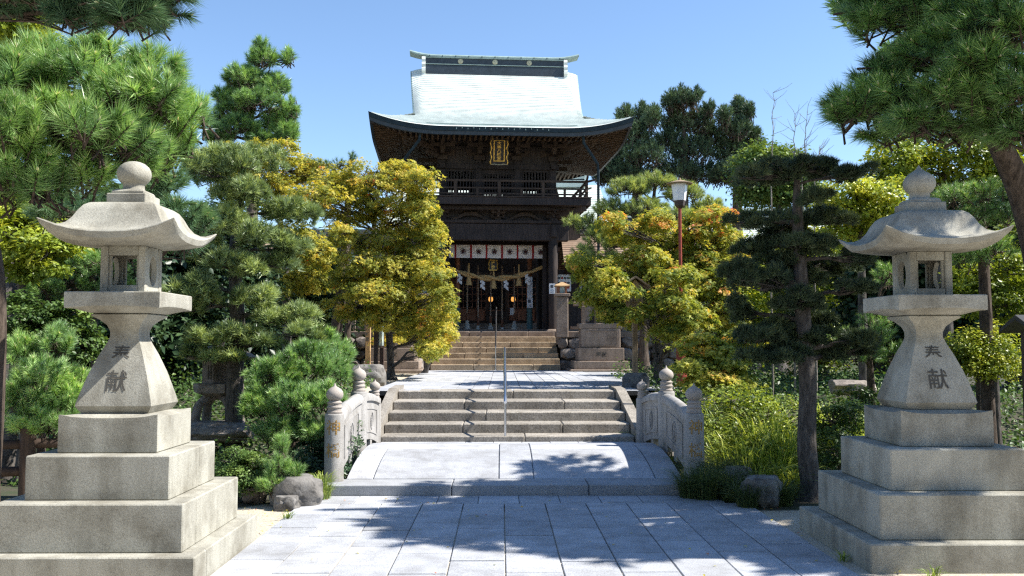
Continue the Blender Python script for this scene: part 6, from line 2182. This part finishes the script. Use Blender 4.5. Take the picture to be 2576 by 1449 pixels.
for i, (u, d, h_, s_, lb) in enumerate(gl):
    grass('grass_clump', lb, GG, gp(u, d), 230, h_ * .80, s_ * 1.1, 100 + i, M['grass'], wid=.014, tint=.66, lean=.8)
for i, (u, d, h_, s_, lb) in enumerate(((1770, 9.62, .30, .40, 'dark fine grass tuft hiding the right end of the kerb'), (1835, 9.55, .27, .36, 'dark fine grass tuft beside the dark boulder'), (1730, 9.7, .24, .3, 'small dark grass tuft at the foot of the right front bridge post'), (1800, 9.95, .34, .36, 'dark upright grass tuft behind the kerb end'), (1875, 9.15, .22, .3, 'dark grass tuft in front of the dark boulder'), (1960, 9.3, .2, .3, 'thin dark grass between boulder and pine trunk'))):
    grass('grass_tuft', lb, 'grass tufts', gp(u, d), 460, h_ * 1.15, s_, 120 + i, M['grassdark'], wid=.0045, tint=.42, lean=.95)

for i, (x, y, lb) in enumerate(((3.0, 6.42, 'small weed in front of the right lantern base'), (2.55, 6.9, 'weed sprouting between paving and right lantern base'), (-1.98, 8.6, 'tiny weed at the left edge of the paving'))):
    grass('weed', lb, 'small weeds', (x, y, -.01), 26, .07, .12, 140 + i, M['grass'], wid=.008, tint=.5, lean=.9, cat='weed')

# ------------------------------------------------------------------ background woodland
BG = 'background trees'
def back_tree(u, d, top, wd, seed, lb, mat='leaf_d', tint=.5, bottom=900, size=.16):
    rr_ = random.Random(seed)
    bl_ = []
    for k in range(12):
        f_ = k / 11
        bl_.append(B(u + rr_.uniform(-1, 1) * wd * .8, top + 25 + f_ * (bottom - top - 60) + rr_.uniform(-15, 15), wd * .45, 46, d + rr_.uniform(-.6, .6), wd * .5 * d / F))
    leafy('background_tree', lb, 'tree', BG, [gp(u, d), P(u, 800, d), P(u, top + 80, d)], [.18, .15, .05], bl_, seed, M[mat], sprays=34, per=60, size=size, tint=tint, spr=.5 * d / 20, flat=.6)
back_tree(60, 15.5, 470, 110, 201, 'dark evergreen at the far left behind the lantern', tint=.5)
back_tree(270, 15, 500, 110, 202, 'dark evergreen directly behind the left lantern', tint=.45)
back_tree(440, 17, 540, 90, 203, 'dark evergreen between left lantern and clipped pine', tint=.45)
back_tree(560, 20, 560, 90, 204, 'dark evergreen behind the clipped pine pads', tint=.4)
back_tree(760, 28, 600, 100, 205, 'dark evergreen behind the left maples', tint=.4, size=.2)
back_tree(1880, 24, 610, 90, 206, 'yellow green tree behind the right clipped pine', mat='leaf_y', tint=.45, size=.12)
back_tree(2060, 22, 600, 80, 207, 'yellow green tree between clipped pine and right lantern', mat='leaf_y', tint=.4, size=.12)
back_tree(2220, 20, 520, 80, 208, 'dark evergreen directly behind the right lantern', tint=.45)
back_tree(2400, 19, 480, 90, 209, 'dark evergreen right of the right lantern', tint=.45)
back_tree(2560, 18, 420, 90, 210, 'dark evergreen at the right edge', tint=.45)
back_tree(2730, 17.5, 430, 110, 213, 'outermost dark evergreen beyond the right edge', tint=.45)
back_tree(-130, 15, 430, 110, 214, 'outermost dark evergreen beyond the left edge', tint=.45)
back_tree(20, 14, 20, 70, 211, 'yellow green tree showing through the top left pine', mat='leaf_y', tint=.5, bottom=330, size=.10)
back_tree(1960, 30, 400, 70, 212, 'pale leaved tree under the bare saplings', mat='leaf_g', tint=.8, bottom=500, size=.14)

# low undergrowth over the garden beds
def undergrowth(x0, x1, y0, y1, n, seed, lb, mat, tint):
    rng = np.random.default_rng(seed)
    x = rng.uniform(x0, x1, n); y = rng.uniform(y0, y1, n)
    h = np.abs(rng.normal(0, .13, n)) * (1 + np.sin(x * 2.1 + 1) * np.sin(y * 1.7))
    pos = np.stack([x, y, gz(x, y) + h], 1)
    nrm = unit(np.array([0, -.1, .7]) + rng.normal(0, .4, (n, 3)))
    fm = FM()
    leaves(fm, rng, pos, nrm, rng.uniform(.04, .09, n), np.clip(tint + rng.normal(0, .2, n), 0, 1))
    o = fm.build('undergrowth', M[mat], None, kind='stuff', label=lb)
    o['category'] = 'ground cover'
undergrowth(-9, -2.7, 10.6, 20, 26000, 301, 'low leafy ground cover under the left garden trees', 'leaf_g', .4)
undergrowth(2.8, 9, 10.2, 24, 32000, 302, 'low leafy ground cover under the right garden trees', 'leaf_g', .45)
# fallen leaves on the paving and the sand
rng = np.random.default_rng(77)
n = 420
x = rng.uniform(-3.0, 2.9, n); y = rng.uniform(5.2, 9.8, n)
k_ = ((x < -1.9) | (x > 2.3) | (y > 9.3) | (rng.uniform(0, 1, n) < .22)) & ((x > -2.0) | (y > 7.9))
x, y = x[k_], y[k_]; n = len(x)
fm = FM()
leaves(fm, rng, np.stack([x, y, np.full(n, .006)], 1), unit(np.array([0, 0, 1.]) + rng.normal(0, .25, (n, 3))), rng.uniform(.015, .04, n), np.clip(rng.normal(.6, .25, n), 0, 1))
o = fm.build('fallen_leaves', M['maple_y'], None, kind='stuff', label='scattered fallen leaves on the paving and sand')
o['category'] = 'leaf litter'
# unseen evergreens added behind the viewer to block sky light on front faces
for i, (x, y, h_) in enumerate(((-6.5, -5.5, 8.5), (-1.8, -8.0, 9.5), (3.2, -7.5, 9.0), (7.5, -4.5, 8.0), (-9.0, -1.0, 7.5))):
    rr_ = random.Random(400 + i)
    bl_ = [NP_(x + rr_.uniform(-1.6, 1.6), y + rr_.uniform(-1, 1), h_ * (.18 + .8 * k / 9), 1.5, 1.3, .8) for k in range(10)]
    leafy('background_tree', ['tall evergreen of the approach, left behind the viewer', 'tall evergreen of the approach, straight behind the viewer', 'tall evergreen of the approach, right behind the viewer', 'evergreen beside the approach, right of the viewer', 'evergreen beside the approach, left of the viewer'][i], 'tree', BG, [(x, y, gzf(x, y)), (x, y, h_ * .5), (x, y, h_ * .9)], [.25, .2, .06], bl_, 400 + i, M['leaf_d'], sprays=40, per=40, size=.26, tint=.5, spr=.6, flat=.6)
print('TRIS', sum(len(o.data.polygons) for o in bpy.data.objects if o.type == 'MESH'))
